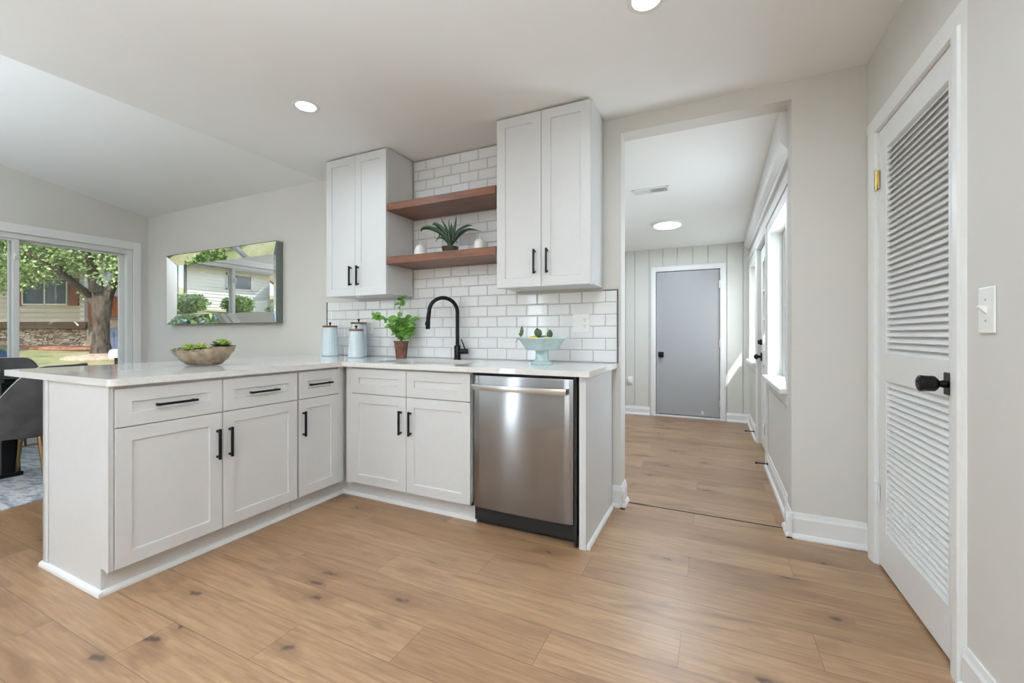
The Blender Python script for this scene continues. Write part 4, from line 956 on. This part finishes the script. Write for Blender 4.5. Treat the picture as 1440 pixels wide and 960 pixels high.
# ------------------------------------------------------------------ things on the lower shelf
SZh = 1.6652
t = thing('potted_agave', 'spiky dark green plant in a low dark bowl on the lower shelf', 'potted plant', (-1.705, 2.56, SZh))
bm = lathe(NB(), [(0.0, 0), (0.042, 0), (0.048, 0.006), (0.060, 0.050), (0.061, 0.057), (0.056, 0.057), (0.052, 0.046)], 36, cap=False); obj('pot', bm, M_darkpot, t, smooth='auto')
obj('soil', lathe(NB(), [(0.0, 0.053), (0.03, 0.052), (0.053, 0.048)], 20, cap=False), M_soil, t)
obj('stem', tube(NB(), [(0, 0, 0.04), (0, 0, 0.085)], [0.022, 0.018], 14), M_agave, t, smooth='auto')
def strap(parent, pts, w, name='leaf'):
    """curved sword leaf through points (offset along R, towards camera, up)"""
    bm = NB(); P = [Rv * p[0] + Fv * p[1] + Vector((0, 0, p[2])) for p in pts]
    # Catmull-Rom
    Q = []; PP = [P[0] * 2 - P[1]] + P + [P[-1] * 2 - P[-2]]
    for i in range(1, len(PP) - 2):
        for k in range(6):
            u = k / 6; a, b, c, d_ = PP[i - 1], PP[i], PP[i + 1], PP[i + 2]
            Q.append(0.5 * (2 * b + (c - a) * u + (2 * a - 5 * b + 4 * c - d_) * u * u + (3 * b - a - 3 * c + d_) * u ** 3))
    Q.append(P[-1]); n = len(Q); rows = []
    for i, q in enumerate(Q):
        tg = (Q[min(i + 1, n - 1)] - Q[max(i - 1, 0)]).normalized(); s_ = tg.cross(Fv); s_ = s_.normalized() if s_.length > 1e-4 else Rv.copy()
        ww = w * 0.5 * (1 - (i / (n - 1)) ** 2.2) * (0.75 + 0.5 * min(1, i / n * 3)); nn = tg.cross(s_)
        s2 = (s_ * 0.8 + Fv * 0.6).normalized(); nn = tg.cross(s2).normalized()
        rows.append([bm.verts.new(q - s2 * ww + nn * ww * .3), bm.verts.new(q), bm.verts.new(q + s2 * ww + nn * ww * .3)])
    for i in range(n - 1):
        for k in range(2): bm.faces.new((rows[i][k], rows[i][k + 1], rows[i + 1][k + 1], rows[i + 1][k]))
    o = obj(name, bm, M_agave, parent, smooth=True, recalc=False); m_ = o.modifiers.new('t', 'SOLIDIFY'); m_.thickness = 0.0015
z0 = 0.078
for pts, w in ((((0, 0, .07), (0.005, 0, .16), (0.008, 0, .235)), .042), (((0, 0, .07), (.03, .0, .19), (.046, 0, .285)), .026), (((0, 0, .07), (-.03, 0, .19), (-.075, 0, .275)), .020), (((0, 0, .07), (-.008, -.01, .18), (-.012, -.01, .265)), .016),
               (((0, 0, .07), (.055, .02, .165), (.12, .03, .205), (.165, .03, .205)), .036), (((0, 0, .07), (.06, -.01, .15), (.13, -.01, .19), (.225, 0, .172)), .036),
               (((0, 0, .07), (-.05, .01, .17), (-.10, .02, .215), (-.125, .02, .212)), .038), (((0, 0, .07), (-.07, 0, .16), (-.15, 0, .195), (-.20, .0, .188), (-.205, 0, .165)), .034),
               (((0, 0, .07), (-.04, .03, .11), (-.075, .04, .115), (-.098, .04, .085)), .016), (((0, 0, .07), (.025, .04, .10), (.05, .05, .09), (.062, .05, .075)), .016), (((0, 0, .07), (-.05, -.03, .15), (-.08, -.03, .15), (-.085, -.03, .13)), .016),
               (((0, 0, .07), (-.012, .02, .13), (-.018, .03, .2)), .03), (((0, 0, .07), (.018, .02, .13), (.024, .03, .2)), .028)):
    strap(t, pts, w)
for x, y, k, lb in ((-1.975, 2.575, 1.0, 'white beehive-shaped jar at the left end of the lower shelf'), (-1.465, 2.575, 0.98, 'white beehive-shaped jar at the right end of the lower shelf')):
    t = thing('beehive_jar', lb, 'jar', (x, y, SZh))
    pr = [(0.0, 0), (0.044, 0), (0.047, 0.005)]
    for i in range(24):
        s_ = i / 23; r_ = 0.047 * math.sqrt(max(0.0, 1 - (s_ * 0.985) ** 3.3)) + 0.002; pr.append((r_ * (1 + 0.02 * cos(i * pi)), 0.008 + 0.092 * s_))
    pr.append((0.0, 0.101)); bm = lathe(NB(), [(r * k, z * k) for r, z in pr], 36); obj('body', bm, M_shaker, t, smooth=True)
    bm = lathe(NB(), [(0.006, 0.099 * k), (0.0095, 0.104 * k), (0.0095, 0.112 * k), (0.006, 0.117 * k), (0, 0.118 * k)], 18); obj('knob', bm, M_shaker, t, smooth=True)

# ------------------------------------------------------------------ mirror on the dining wall
MX0, MX1, MZ0, MZ1 = -5.60, -3.735, 1.212, 1.978
t = thing('wall_mirror', 'wide rectangular mirror with slanting glass borders hung left of the cabinets', 'mirror', ((MX0 + MX1) / 2, YB, (MZ0 + MZ1) / 2))
w, h = (MX1 - MX0) / 2, (MZ1 - MZ0) / 2; bw = 0.105
yo, yi = -0.070, -0.018
obj('mirror_glass', bx(-w + bw - .002, w - bw + .002, yi, yi + 0.006, -h + bw - .002, h - bw + .002), M_mirror, t)
o4 = [(-w, -h), (w, -h), (w, h), (-w, h)]; i4 = [(-w + bw, -h + bw), (w - bw, -h + bw), (w - bw, h - bw), (-w + bw, h - bw)]
for k in range(4):
    j = (k + 1) % 4; bm = NB(); e = 0.008
    def L2(p, q, f): return (p[0] + (q[0] - p[0]) * f, p[1] + (q[1] - p[1]) * f)
    a, b, c, d_ = o4[k], o4[j], i4[j], i4[k]
    F1 = [bm.verts.new((a[0], yo, a[1])), bm.verts.new((b[0], yo, b[1])), bm.verts.new((c[0], yi - .0005, c[1])), bm.verts.new((d_[0], yi - .0005, d_[1]))]
    B1 = [bm.verts.new((v.co.x, v.co.y + 0.004, v.co.z)) for v in F1]
    bm.faces.new(F1); bm.faces.new(B1[::-1])
    for q in range(4): bm.faces.new((F1[q], F1[(q + 1) % 4], B1[(q + 1) % 4], B1[q]))
    obj('bevelled_strip', bm, M_mirror, t)
bm = NB(); e = 0.006
for a in ((-w - e, -w, -h - e, h + e), (w, w + e, -h - e, h + e), (-w, w, -h - e, -h), (-w, w, h, h + e)): box(bm, a[0], a[1], yo - 0.001, -0.001, a[2], a[3])
obj('outer_edge', bm, M_mirroredge, t, bevel=0.001)
obj('backing', bx(-w, w, -0.010, -0.001, -h, h), M_slot, t)

# ------------------------------------------------------------------ dining corner
o = None
bm = NB(); nx, ny = 40, 40
rx, ry = 0.95, 1.45
gridv = [[bm.verts.new(((i / nx * 2 - 1) * rx + 0.012 * sin(j * 0.7) * (1 if i in (0, nx) else 0), (j / ny * 2 - 1) * ry, 0.009)) for j in range(ny + 1)] for i in range(nx + 1)]
for i in range(nx):
    for j in range(ny): bm.faces.new((gridv[i][j], gridv[i + 1][j], gridv[i + 1][j + 1], gridv[i][j + 1]))
ex = bmesh.ops.extrude_face_region(bm, geom=list(bm.faces)); bmesh.ops.translate(bm, verts=[v for v in ex['geom'] if isinstance(v, bmesh.types.BMVert)], vec=(0, 0, -0.0085))
o = obj('area_rug', bm, M_rug); o.location = (-4.93, 0.80, 0.0); o.rotation_euler = (0, 0, radians(6)); tag(o, 'distressed grey and blue rug under the dining table', 'rug')
RT = 0.0105
t = thing('dining_table', 'glass-topped dining table with black post legs by the patio door', 'table', (-5.22, 0.45, RT))
bm = bx(-0.46, 0.46, -1.0, 1.02, 0.748, 0.760); obj('glass_top', bm, M_tableglass, t, bevel=0.003)
bm = NB(); L_ = rounded([(-0.4602, -1.0002), (0.4602, -1.0002), (0.4602, 1.0202), (-0.4602, 1.0202)], [0.01] * 4)
for sx in (-1, 1):
    for yy in (-0.84, 0.84):
        bm = NB(); box(bm, sx * 0.33 - 0.05, sx * 0.33 + 0.05, yy - 0.05, yy + 0.05, 0.0, 0.72); box(bm, sx * 0.33 - 0.062, sx * 0.33 + 0.062, yy - 0.062, yy + 0.062, 0.0, 0.03); box(bm, sx * .33 - .03, sx * .33 + .03, yy - .03, yy + .03, .72, .748); obj('leg', bm, M_black, t, bevel=0.004)
bm = NB()
for yy in (-0.84, 0.84): box(bm, -0.28, 0.28, yy - 0.02, yy + 0.02, 0.66, 0.70)
box(bm, -0.02, 0.02, -0.84, 0.84, 0.66, 0.70); obj('apron', bm, M_black, t, bevel=0.003)
def chair(x, y, rz, label):
    """barrel dining chair; local front faces -x"""
    t = thing('dining_chair', label, 'chair', (x, y, RT), rz, group=None)
    # shell: U-shaped wall from front-left arm round the back to front-right arm, top edge falling to the front
    bm = NB(); N_ = 36; rows = []; pip = []
    for i in range(N_ + 1):
        a = -2.25 + 4.5 * i / N_       # 0 = straight back (+x)
        ca, sa = cos(a), sin(a)
        rx_, ry_ = 0.255, 0.265
        bxp = rx_ * ca if ca > 0 else rx_ * ca * 1.1; byp = ry_ * sa
        k = max(0.0, min(1.0, (abs(a) - 0.75) / 1.5)); k = k * k * (3 - 2 * k)
        top = 0.862 - 0.36 * k; bot = 0.355 + 0.02 * (1 - k)
        th = 0.022
        lean = lambda z: 1 + 0.10 * max(0, (z - 0.45)) / 0.4
        row = []
        for z in (bot, bot + (top - bot) * 0.33, bot + (top - bot) * 0.66, top - 0.012, top):
            s_ = lean(z) * (0.95 if z == bot else 1.0); e_ = (0.006 if z == top else 0)
            row.append(((bxp * s_ - ca * e_, byp * s_ - sa * e_, z)))
        inn = []
        for z in (top, top - 0.012, bot + (top - bot) * 0.5, 0.42):
            z = max(z, 0.42); s_ = lean(z); e_ = (2 * th - 0.006 if z == top else 2 * th); inn.append((bxp * s_ - ca * e_, byp * s_ - sa * e_, z))
        rows.append([bm.verts.new(p) for p in row + inn]); pip.append((bxp * lean(top) - ca * th * .5, byp * lean(top) - sa * th * .5, top + 0.002))
    m_ = len(rows[0])
    for i in range(N_):
        for k in range(m_): bm.faces.new((rows[i][k], rows[i + 1][k], rows[i + 1][(k + 1) % m_], rows[i][(k + 1) % m_]))
    bm.faces.new(rows[0]); bm.faces.new(rows[-1][::-1]); obj('shell', bm, M_velvet, t, smooth='auto')
    obj('piping', tube(NB(), pip, 0.004, 8), M_piping, t, smooth=True)
    bm = NB(); pts = rounded([(-0.27, -0.225), (0.18, -0.225), (0.18, 0.225), (-0.27, 0.225)], [0.08, 0.13, 0.13, 0.08]); prism(bm, pts, 'z', 0.36, 0.47); obj('seat', bm, M_velvet, t, bevel=0.02, segs=3)
    for sx, sy in ((1, 1), (1, -1), (-1, 1), (-1, -1)):
        bm = tube(NB(), [(0.165 * sx - 0.02, 0.165 * sy, 0.365), (0.225 * sx - 0.02, 0.205 * sy, 0.0)], [0.017, 0.0085], 14); obj('leg', bm, M_gold, t, smooth='auto')
    return t
chair(-4.53, 1.32, radians(40), 'charcoal velvet barrel chair beside the peninsula, pale piping along its sloping arm')
chair(-5.84, 1.50, pi, 'charcoal chair across the glass table with its back to the patio door')

# ------------------------------------------------------------------ outdoors
def gh(x, y):
    dx = max(0.0, -6.3 - x); c = max(0.0, min(1.0, (1.5 - y) / 9)); return -0.14 + 0.046 * dx + 0.085 * dx * c
bm = NB(); nx, ny = 60, 60; X0, X1, Y0, Y1 = -60, 24, -45, 45
gv = [[bm.verts.new((X0 + (X1 - X0) * i / nx, Y0 + (Y1 - Y0) * j / ny, gh(X0 + (X1 - X0) * i / nx, Y0 + (Y1 - Y0) * j / ny))) for j in range(ny + 1)] for i in range(nx + 1)]
for i in range(nx):
    for j in range(ny): bm.faces.new((gv[i][j], gv[i + 1][j], gv[i + 1][j + 1], gv[i][j + 1]))
struct('ground', bm, M_grass, smooth=True)
struct('patio_slab', bx(-9.0, XL - 0.15, -3, 4, -0.2, -0.03), M_dirt)
FV = Vector((-0.4284, 0.9036, 0)); RV = Vector((0.9036, 0.4284, 0))
def at(w_, u): return FV * w_ + RV * (w_ * (u - 720) / FPX)
def siding(bm, x0, x1, y, z0, z1, lap=0.18, t_=0.045):
    z = z0
    while z < z1 - 0.01:
        zt = min(z + lap, z1); prism(bm, [(y - t_, z), (y - 0.002, zt), (y + 0.02, zt), (y + 0.02, z)], 'x', x0, x1); z += lap
    return bm
# neighbour house seen through the slider: local x along its facade, facade faces local -y
p = at(16.0, 108); yaw = math.atan2(RV.y, RV.x)
t = thing('house', 'cream-sided house with a stone base behind the big tree', 'house', (p.x, p.y, 0.0), yaw)
PM = 16.0 / FPX; ux = lambda u: (u - 108) * PM; vz_ = lambda v: 1.10 + (469.5 - v) * PM
obj('wall', siding(NB(), ux(-160), ux(119), 0, vz_(452.5), 4.6), M_siding, t)
obj('stone_base', bx(ux(-160), ux(117), 0.32, 0.7, 0.1, vz_(462.0)), M_stone, t)
obj('shade_band', bx(ux(-160), ux(119), 0.02, 0.5, vz_(462.0), vz_(452.5)), mat('dark_band', lin(120, 98, 82), 0.8), t)  # dark brown strip painted for the shade under the siding overhang
obj('corner_board', bx(ux(113.5), ux(120), -0.03, 0.12, vz_(452.5), 4.6), M_sidingw, t)
obj('side_wall', bx(ux(118), ux(120), 0.12, 6.0, 0.1, 4.6), M_siding, t)
bm = NB(); prism(bm, [(-0.7, 3.55), (6, 6.2), (6, 6.35), (-0.7, 3.72)], 'x', ux(-170), ux(124)); obj('roof', bm, M_roof, t)
bm = NB(); wx0, wx1, wz0, wz1 = ux(34), ux(98), vz_(429), vz_(392)
f_ = 0.05
for a in ((wx0, wx1, wz0, wz0 + f_), (wx0, wx1, wz1 - f_, wz1), (wx0, wx0 + f_, wz0, wz1), (wx1 - f_, wx1, wz0, wz1), ((wx0 + wx1) / 2 - f_ / 2, (wx0 + wx1) / 2 + f_ / 2, wz0, wz1)): box(bm, a[0], a[1], -0.09, 0.0, a[2], a[3])
wn = obj('window', bm, M_sidingw, t); obj('pane', bx(wx0 + f_, wx1 - f_, -0.065, -0.055, wz0 + f_, wz1 - f_), M_winglass, wn)
for a, b in ((ux(29), ux(33.5)), (ux(99), ux(112.5))): obj('shutter', bx(a, b, -0.09, -0.02, wz0 - .02, wz1 + 0.02), M_shutter, t)
obj('window_hood', bx(ux(44), ux(78), -0.25, 0.0, vz_(391), vz_(386)), mat('dark_band', None), t)
# mulch bed in front of that house
q = at(15.2, 76); bm = NB(); ell(bm, (0, 0, 0), (1.9, 0.45, 0.13)); o = obj('mulch_bed', bm, M_mulch, smooth=True); o.location = (q.x, q.y, gh(q.x, q.y) + 0.02); o.rotation_euler = (0, 0, yaw); tag(o, 'red mulch bed along the stone base of the cream house', 'flower bed')
# cedar fence and blue shed beyond the tree
q = at(16.1, 121.5); z0_ = 1.72
t = thing('fence', 'reddish wooden board fence on the bank beyond the big tree', 'fence', (q.x, q.y, z0_), yaw)
bm = NB()
for i in range(24): box(bm, i * 0.16, i * 0.16 + 0.148, -0.01, 0.01, 0.0, 0.80 + 0.02 * random.random())
obj('boards', bm, M_fence, t); bm = NB(); box(bm, 0, 3.8, 0.01, 0.06, .15, .25); box(bm, 0, 3.8, 0.01, 0.06, 0.55, .65); obj('rails', bm, M_fence, t)
for i in range(3): obj('post', bx(0.05 + i * 1.8, 0.14 + i * 1.8, 0.06, 0.15, -0.3, 0.85), M_fence, t)
bm = prism(NB(), [(-1.2, -1.5), (-0.3, -0.10), (0.3, -0.02), (3, 0.0), (3, -1.5)], 'x', 0.0, 5.5); o = obj('lawn_bank', bm, M_dirt); q = at(16.1, 150); o.location = (q.x, q.y, z0_); o.rotation_euler = (0, 0, yaw); tag(o, 'pale dry grass bank under the reddish fence', 'bank')
q = at(14.3, 168); t = thing('utility_screen', 'blue-grey board screen to the right of the tree trunk', 'fence', (q.x, q.y, gh(q.x, q.y) - .05), yaw)
bm = NB()
for i in range(9): box(bm, -0.55 + i * 0.13, -0.55 + i * 0.13 + 0.12, -0.012, 0.012, 0.0, 0.92 + 0.05 * sin(i / 8 * pi))
obj('boards', bm, M_blueshed, t); obj('post', bx(-0.58, -0.5, 0.013, 0.09, 0, 0.9), M_blueshed, t)
q = at(10.5, 167); t = thing('mailbox', 'white rounded box on a dark post right of the tree', 'mailbox', (q.x, q.y, gh(q.x, q.y) - 0.02), yaw)
obj('post', bx(-0.06, 0.06, -0.05, 0.05, 0, 0.36), M_blackplastic, t)
bm = prism(NB(), [(-0.11, 0.36), (0.11, 0.36), (0.11, 0.46)] + [(0.11 * cos(k * pi / 10), 0.46 + 0.11 * sin(k * pi / 10)) for k in range(1, 10)] + [(-0.11, 0.46)], 'y', -0.16, 0.16); obj('box', bm, M_plastic, t, bevel=0.008)
# leaves
def leaves_bm(blobs, n, size, seed=1):
    rnd = random.Random(seed); V = []; F = []; tot = sum(b[1][0] * b[1][1] * b[1][2] for b in blobs)
    for c, r in blobs:
        k = int(n * (r[0] * r[1] * r[2]) / tot)
        for _ in range(k):
            while True:
                d_ = Vector((rnd.uniform(-1, 1), rnd.uniform(-1, 1), rnd.uniform(-1, 1)))
                if d_.length <= 1 and rnd.random() < 0.25 + d_.length: break
            p_ = Vector((c[0] + d_.x * r[0], c[1] + d_.y * r[1], c[2] + d_.z * r[2]))
            a = Vector((rnd.gauss(0, 1), rnd.gauss(0, 1), rnd.gauss(0, .6))).normalized(); b = a.cross(Vector((rnd.gauss(0, 1), rnd.gauss(0, 1), rnd.gauss(0, 1)))).normalized(); s_ = size * rnd.uniform(.6, 1.3)
            i0 = len(V); nrm = a.cross(b); V += [p_, p_ + a * s_ * .5 + b * s_ * .34 + nrm * s_ * .06, p_ + a * s_, p_ + a * s_ * .5 - b * s_ * .34 + nrm * s_ * .06]; F += [(i0, i0 + 1, i0 + 2), (i0, i0 + 2, i0 + 3)]
    return V, F
def leafobj(name, blobs, n, size, m, parent, seed=1):
    V, F = leaves_bm(blobs, n, size, seed); me = bpy.data.meshes.new(name); me.from_pydata([tuple(v) for v in V], [], F); me.materials.append(m)
    o = bpy.data.objects.new(name, me); COL.objects.link(o); o.parent = parent; return o
q = at(13.0, 143.5); gz = gh(q.x, q.y)
t = thing('shade_tree', 'large leafy tree with a thick trunk in front of the cream house', 'tree', (q.x, q.y, gz - 0.03), yaw)
bm = NB(); D = 13.0 / FPX
tp = lambda u, v, y=0.0: ((u - 143.5) * D, y, 1.10 + (469.5 - v) * D - gz + 0.03)
tube(bm, [tp(143.5, 507), tp(142.5, 496), tp(142, 480), tp(142.5, 450), tp(143.5, 428), tp(145, 405)], [0.40, 0.27, 0.205, 0.195, 0.24, 0.19], 14)
tube(bm, [tp(142, 440), tp(133, 420), tp(116, 408), tp(98, 392), tp(80, 362)], [0.17, 0.14, 0.11, 0.085, 0.05], 10)
tube(bm, [tp(143, 435), tp(139, 410), tp(132, 385), tp(122, 350)], [0.2, 0.17, 0.13, 0.08], 10)
tube(bm, [tp(145, 432), tp(154, 408), tp(166, 388), tp(180, 360)], [0.18, 0.14, 0.1, 0.07], 10)
tube(bm, [tp(145, 410, -.2), tp(147, 380, -.4), tp(146, 340, -.6)], [0.17, 0.13, 0.08], 10)
tube(bm, [tp(133, 420), tp(112, 380, -.8), tp(85, 345, -1.5)], [0.1, 0.07, 0.04], 8)
obj('trunk', bm, M_bark, t, smooth=True)
bl = [((-2.2, -0.2, 3.25), (1.7, 1.6, 0.85)), ((0.2, 0, 3.6), (1.8, 1.8, 0.9)), ((1.6, 0.3, 3.0), (1.3, 1.4, 1.05)), ((-3.4, 0.2, 2.75), (1.1, 1.1, 0.75)), ((-0.9, -0.6, 3.0), (1.1, 0.9, 0.55)), ((-4.6, 0.3, 3.4), (1.6, 1.4, 1.3)), ((1.2, .8, 2.1), (0.7, 0.8, 0.5)), ((-1.2, 0, 4.6), (3.4, 2.4, 1.3)), ((2.6, 0.5, 4.2), (1.6, 1.6, 1.4)), ((-1.6, -.5, 2.5), (0.9, .5, .4)), ((-3.0, -.5, 2.55), (1.2, .6, .45)), ((0.9, -.5, 2.6), (0.9, .5, .45)), ((-0.55, .3, 2.0), (0.4, .4, .3))]
leafobj('foliage', bl, 42000, 0.105, M_fol, t, 3)
leafobj('added_shade_foliage', [((1.0, -3.4, 5.6), (3.6, 2.4, 1.0)), ((-1.8, -2.8, 5.2), (2.6, 2.0, 0.9))], 600, 0.16, M_fol, t, 4)  # extra out-of-view leaves added towards the sun to shade the trunk
bm = NB(); ell(bm, (0, 0, 0), (0.95, 0.75, 0.17)); o = obj('root_mound', bm, M_dirt, t, smooth=True); o.location = (0, -0.1, 0.03)
# second tree line further back fills the gap above the fence
q = at(32, 190); t = thing('background_tree', 'dense green tree behind the wooden fence', 'tree', (q.x, q.y, 1.0), yaw)
obj('trunk', tube(NB(), [(0, 0, 0), (0.1, 0, 2.2), (0, 0, 4)], [0.35, 0.25, 0.12], 10), M_bark, t, smooth=True)
leafobj('foliage', [((0, 0, 4.8), (4.2, 3, 2.4)), ((-2.5, 0, 3.4), (2, 2, 1.4)), ((2.5, 0, 3.2), (2, 2, 1.5))], 5000, 0.42, M_fol, t, 5)
q = at(27, 20); t = thing('background_tree', 'tall green tree rising behind the cream house roof', 'tree', (q.x - 9, q.y + 1, 1.2), yaw)
obj('trunk', tube(NB(), [(0, 0, 0), (0.1, 0, 3.2), (0, 0, 6)], [0.4, 0.3, 0.14], 10), M_bark, t, smooth=True)
leafobj('foliage', [((0, 0, 7.5), (5, 3.5, 3.2)), ((-2.5, 0, 5.6), (2.5, 2.5, 1.6))], 4000, 0.5, M_fol, t, 6)
# parked cars
def car(x, y, z, rz, label):
    t = thing('car', label, 'car', (x, y, z), rz); Lh = 2.2
    low = [(-2.2, .35), (-2.22, .62), (-2.12, .86), (-1.35, 0.93), (-0.2, 0.93), (0.95, 0.91), (1.75, 0.80), (2.12, 0.66), (2.2, 0.45), (2.15, .3)]
    bm = NB(); secs = []
    for yy, ins in ((-0.86, 0.10), (-0.80, 0.02), (-0.5, 0), (0.5, 0), (0.80, 0.02), (0.86, 0.10)):
        secs.append([bm.verts.new((px * (1 - ins * .25), yy, pz - (ins * 0.9 if pz > .55 else -ins * .3))) for px, pz in low])
    for a in range(5):
        n = len(low)
        for i in range(n): bm.faces.new((secs[a][i], secs[a][(i + 1) % n], secs[a + 1][(i + 1) % n], secs[a + 1][i]))
    bm.faces.new(secs[0]); bm.faces.new(secs[-1][::-1]); obj('body', bm, M_carpaint, t, smooth='auto', bevel=0.02)
    gl = [(-1.75, 0.90), (-1.05, 1.38), (0.05, 1.40), (0.98, 0.90)]
    bm = NB(); A = [bm.verts.new((px, -0.76 + (0.12 if pz > 1 else 0), pz)) for px, pz in gl]; B = [bm.verts.new((px, 0.76 - (0.12 if pz > 1 else 0), pz)) for px, pz in gl]
    bm.faces.new(A); bm.faces.new(B[::-1])
    for i in range(4): bm.faces.new((A[i], B[i], B[(i + 1) % 4], A[(i + 1) % 4]))
    obj('windows', bm, M_carglass, t, bevel=0.03)
    bm = NB(); box(bm, -1.05, 0.06, -0.645, 0.645, 1.392, 1.425); obj('roof', bm, M_carpaint, t, bevel=0.015)
    for wx in (-1.35, 1.4):
        for wy in (-0.80, 0.80):
            bm = lathe(NB(), [(0.0, -0.1), (0.2, -0.1), (0.3, -0.095), (0.32, -0.07), (0.32, 0.07), (0.3, 0.095), (0.2, 0.1), (0, 0.1)], 24); xf(bm, Matrix.Translation((wx, wy, 0.32)) @ Matrix.Rotation(pi / 2, 4, 'X')); obj('wheel', bm, M_tyre, t, smooth='auto')
    return t
car(-12.5, 0.95, gh(-12.5, 1.0) - 0.02, pi / 2, 'blue car parked outside at the left edge of the patio door')
# white-sided house reflected in the mirror
HBx = -27.0
t = thing('house', 'white-sided house with a brown roof reflected in the mirror', 'house', (HBx, -9.0, 0), RZ)
# local x -> world y ; facade faces world +x
obj('wall', siding(NB(), -4.4, 0.7, 0, 1.9, 5.15, lap=0.2), M_sidingw, t)
obj('side_wall', bx(-4.4, -4.3, 0.02, 7, 1.2, 5.15), M_sidingw, t)
bm = NB(); prism(bm, [(-0.75, 5.0), (4.5, 7.0), (4.5, 7.15), (-0.75, 5.14)], 'x', -5.1, 6.0); obj('roof', bm, M_roof, t)
obj('gutter', bx(-5.1, 1.0, -0.83, -0.75, 4.98, 5.12), mat('dark_gutter', lin(84, 74, 68), 0.6), t)
obj('wing_wall', siding(NB(), 0.7, 5.5, 0.6, 1.7, 5.3, lap=0.2), M_sidingw, t); obj('downpipe', bx(0.62, 0.74, -0.1, 0.0, 1.9, 5.0), mat('dark_gutter', None), t)
bm = NB(); a0, a1, c0, c1 = -3.15, -1.55, 3.85, 4.85
for a in ((a0, a1, c0, c0 + .08), (a0, a1, c1 - .08, c1), (a0, a0 + .08, c0, c1), (a1 - .08, a1, c0, c1)): box(bm, a[0], a[1], -0.09, 0.0, a[2], a[3])
wn = obj('window', bm, M_sidingw, t); obj('pane', bx(a0 + .08, a1 - .08, -0.065, -0.055, c0 + .08, c1 - .08), mat('navy_pane', lin(52, 66, 80), 0.15), wn)
obj('lower_band', bx(-4.4, 0.7, 0.05, 0.3, 1.2, 1.9), mat('dark_band', None), t)
t = thing('background_tree', 'tall leafy tree over the side yard, mirrored along the lower frame edge', 'tree', (-21.0, -1.2, gh(-21, -1.2)))
obj('trunk', tube(NB(), [(0, 0, -.1), (0.2, -0.2, 3.2), (0.2, -.6, 5.6), (0.2, -1, 8)], [0.4, 0.3, 0.2, 0.1], 10), M_bark, t, smooth=True)
leafobj('foliage', [((0.5, -1.4, 8.2), (4.0, 5.5, 3.4)), ((1.5, -4, 8.6), (3, 3, 2.6))], 8000, 0.32, M_fol, t, 9)
for k_, (sx_, sy_, ss_) in enumerate(((-9.7, 0.7, 0.5), (-10.6, 1.9, 0.6), (-9.5, -0.75, 0.38))):
    t = thing('low_shrub', ('middle low green shrub on the lawn right outside the patio door', 'largest low green shrub on the lawn right outside the patio door', 'smallest low green shrub on the lawn right outside the patio door')[k_], 'shrub', (sx_, sy_, gh(sx_, sy_) - 0.03))
    bm = NB()
    for k in range(5): tube(bm, [(0, 0, 0), (0.3 * ss_ * cos(k * 1.25), 0.3 * ss_ * sin(k * 1.25), 0.6 * ss_)], [0.02, 0.008], 6)
    obj('stems', bm, M_bark, t); leafobj('foliage', [((0, 0, 0.45 * ss_), (1.0 * ss_, 1.2 * ss_, 0.45 * ss_))], 1200, 0.09, M_bush, t, 20 + k_)
t = thing('garage', 'low shaded garage with a brown roof beside the white house in the mirror', 'garage', (HBx + 1.5, -15.6, 0), RZ)
obj('wall', siding(NB(), -3, 1.6, 0, 1.2, 3.5, lap=0.2), mat('tan_siding', lin(168, 146, 128), 0.8), t); obj('side_wall', bx(1.5, 1.6, 0, 5, 1.2, 3.5), mat('tan_siding', None), t)
bm = NB(); prism(bm, [(-0.9, 3.3), (3, 5.3), (3, 5.45), (-0.9, 3.45)], 'x', -3.4, 2.1); obj('roof', bm, M_roof, t)
def bush(x, y, s, label, seed):
    t = thing('shrub', label, 'shrub', (x, y, gh(x, y) - 0.05))
    bm = NB()
    for k in range(6): tube(bm, [(0, 0, 0), (0.3 * s * cos(k * 1.05), 0.3 * s * sin(k * 1.05), 0.8 * s)], [0.03, 0.012], 6)
    obj('stems', bm, M_bark, t); leafobj('foliage', [((0, 0, 0.62 * s), (0.8 * s, 0.95 * s, 0.55 * s)), ((0, -.3 * s, .8 * s), (.5 * s, .5 * s, .4 * s))], 1500, 0.16, M_bush, t, seed)
bush(-24.5, -7.3, 0.85, 'round green shrub before the white house, left of the mirror mullion', 11)
bush(-24.5, -9.75, 0.9, 'round green shrub before the white house, right of the mirror mullion', 12)
bush(-23.6, -11.6, 0.7, 'smaller bright shrub by the garage reflected in the mirror', 13)
q = (-33, -17); t = thing('background_tree', 'tree beyond the garage reflected at the right of the mirror', 'tree', (q[0], q[1], gh(*q)))
obj('trunk', tube(NB(), [(0, 0, 0), (0, 0, 3), (0, 0, 5)], [0.35, 0.25, 0.1], 10), M_bark, t, smooth=True); leafobj('foliage', [((0, 0, 5), (3, 3.5, 2.6))], 3000, 0.4, M_fol, t, 8)
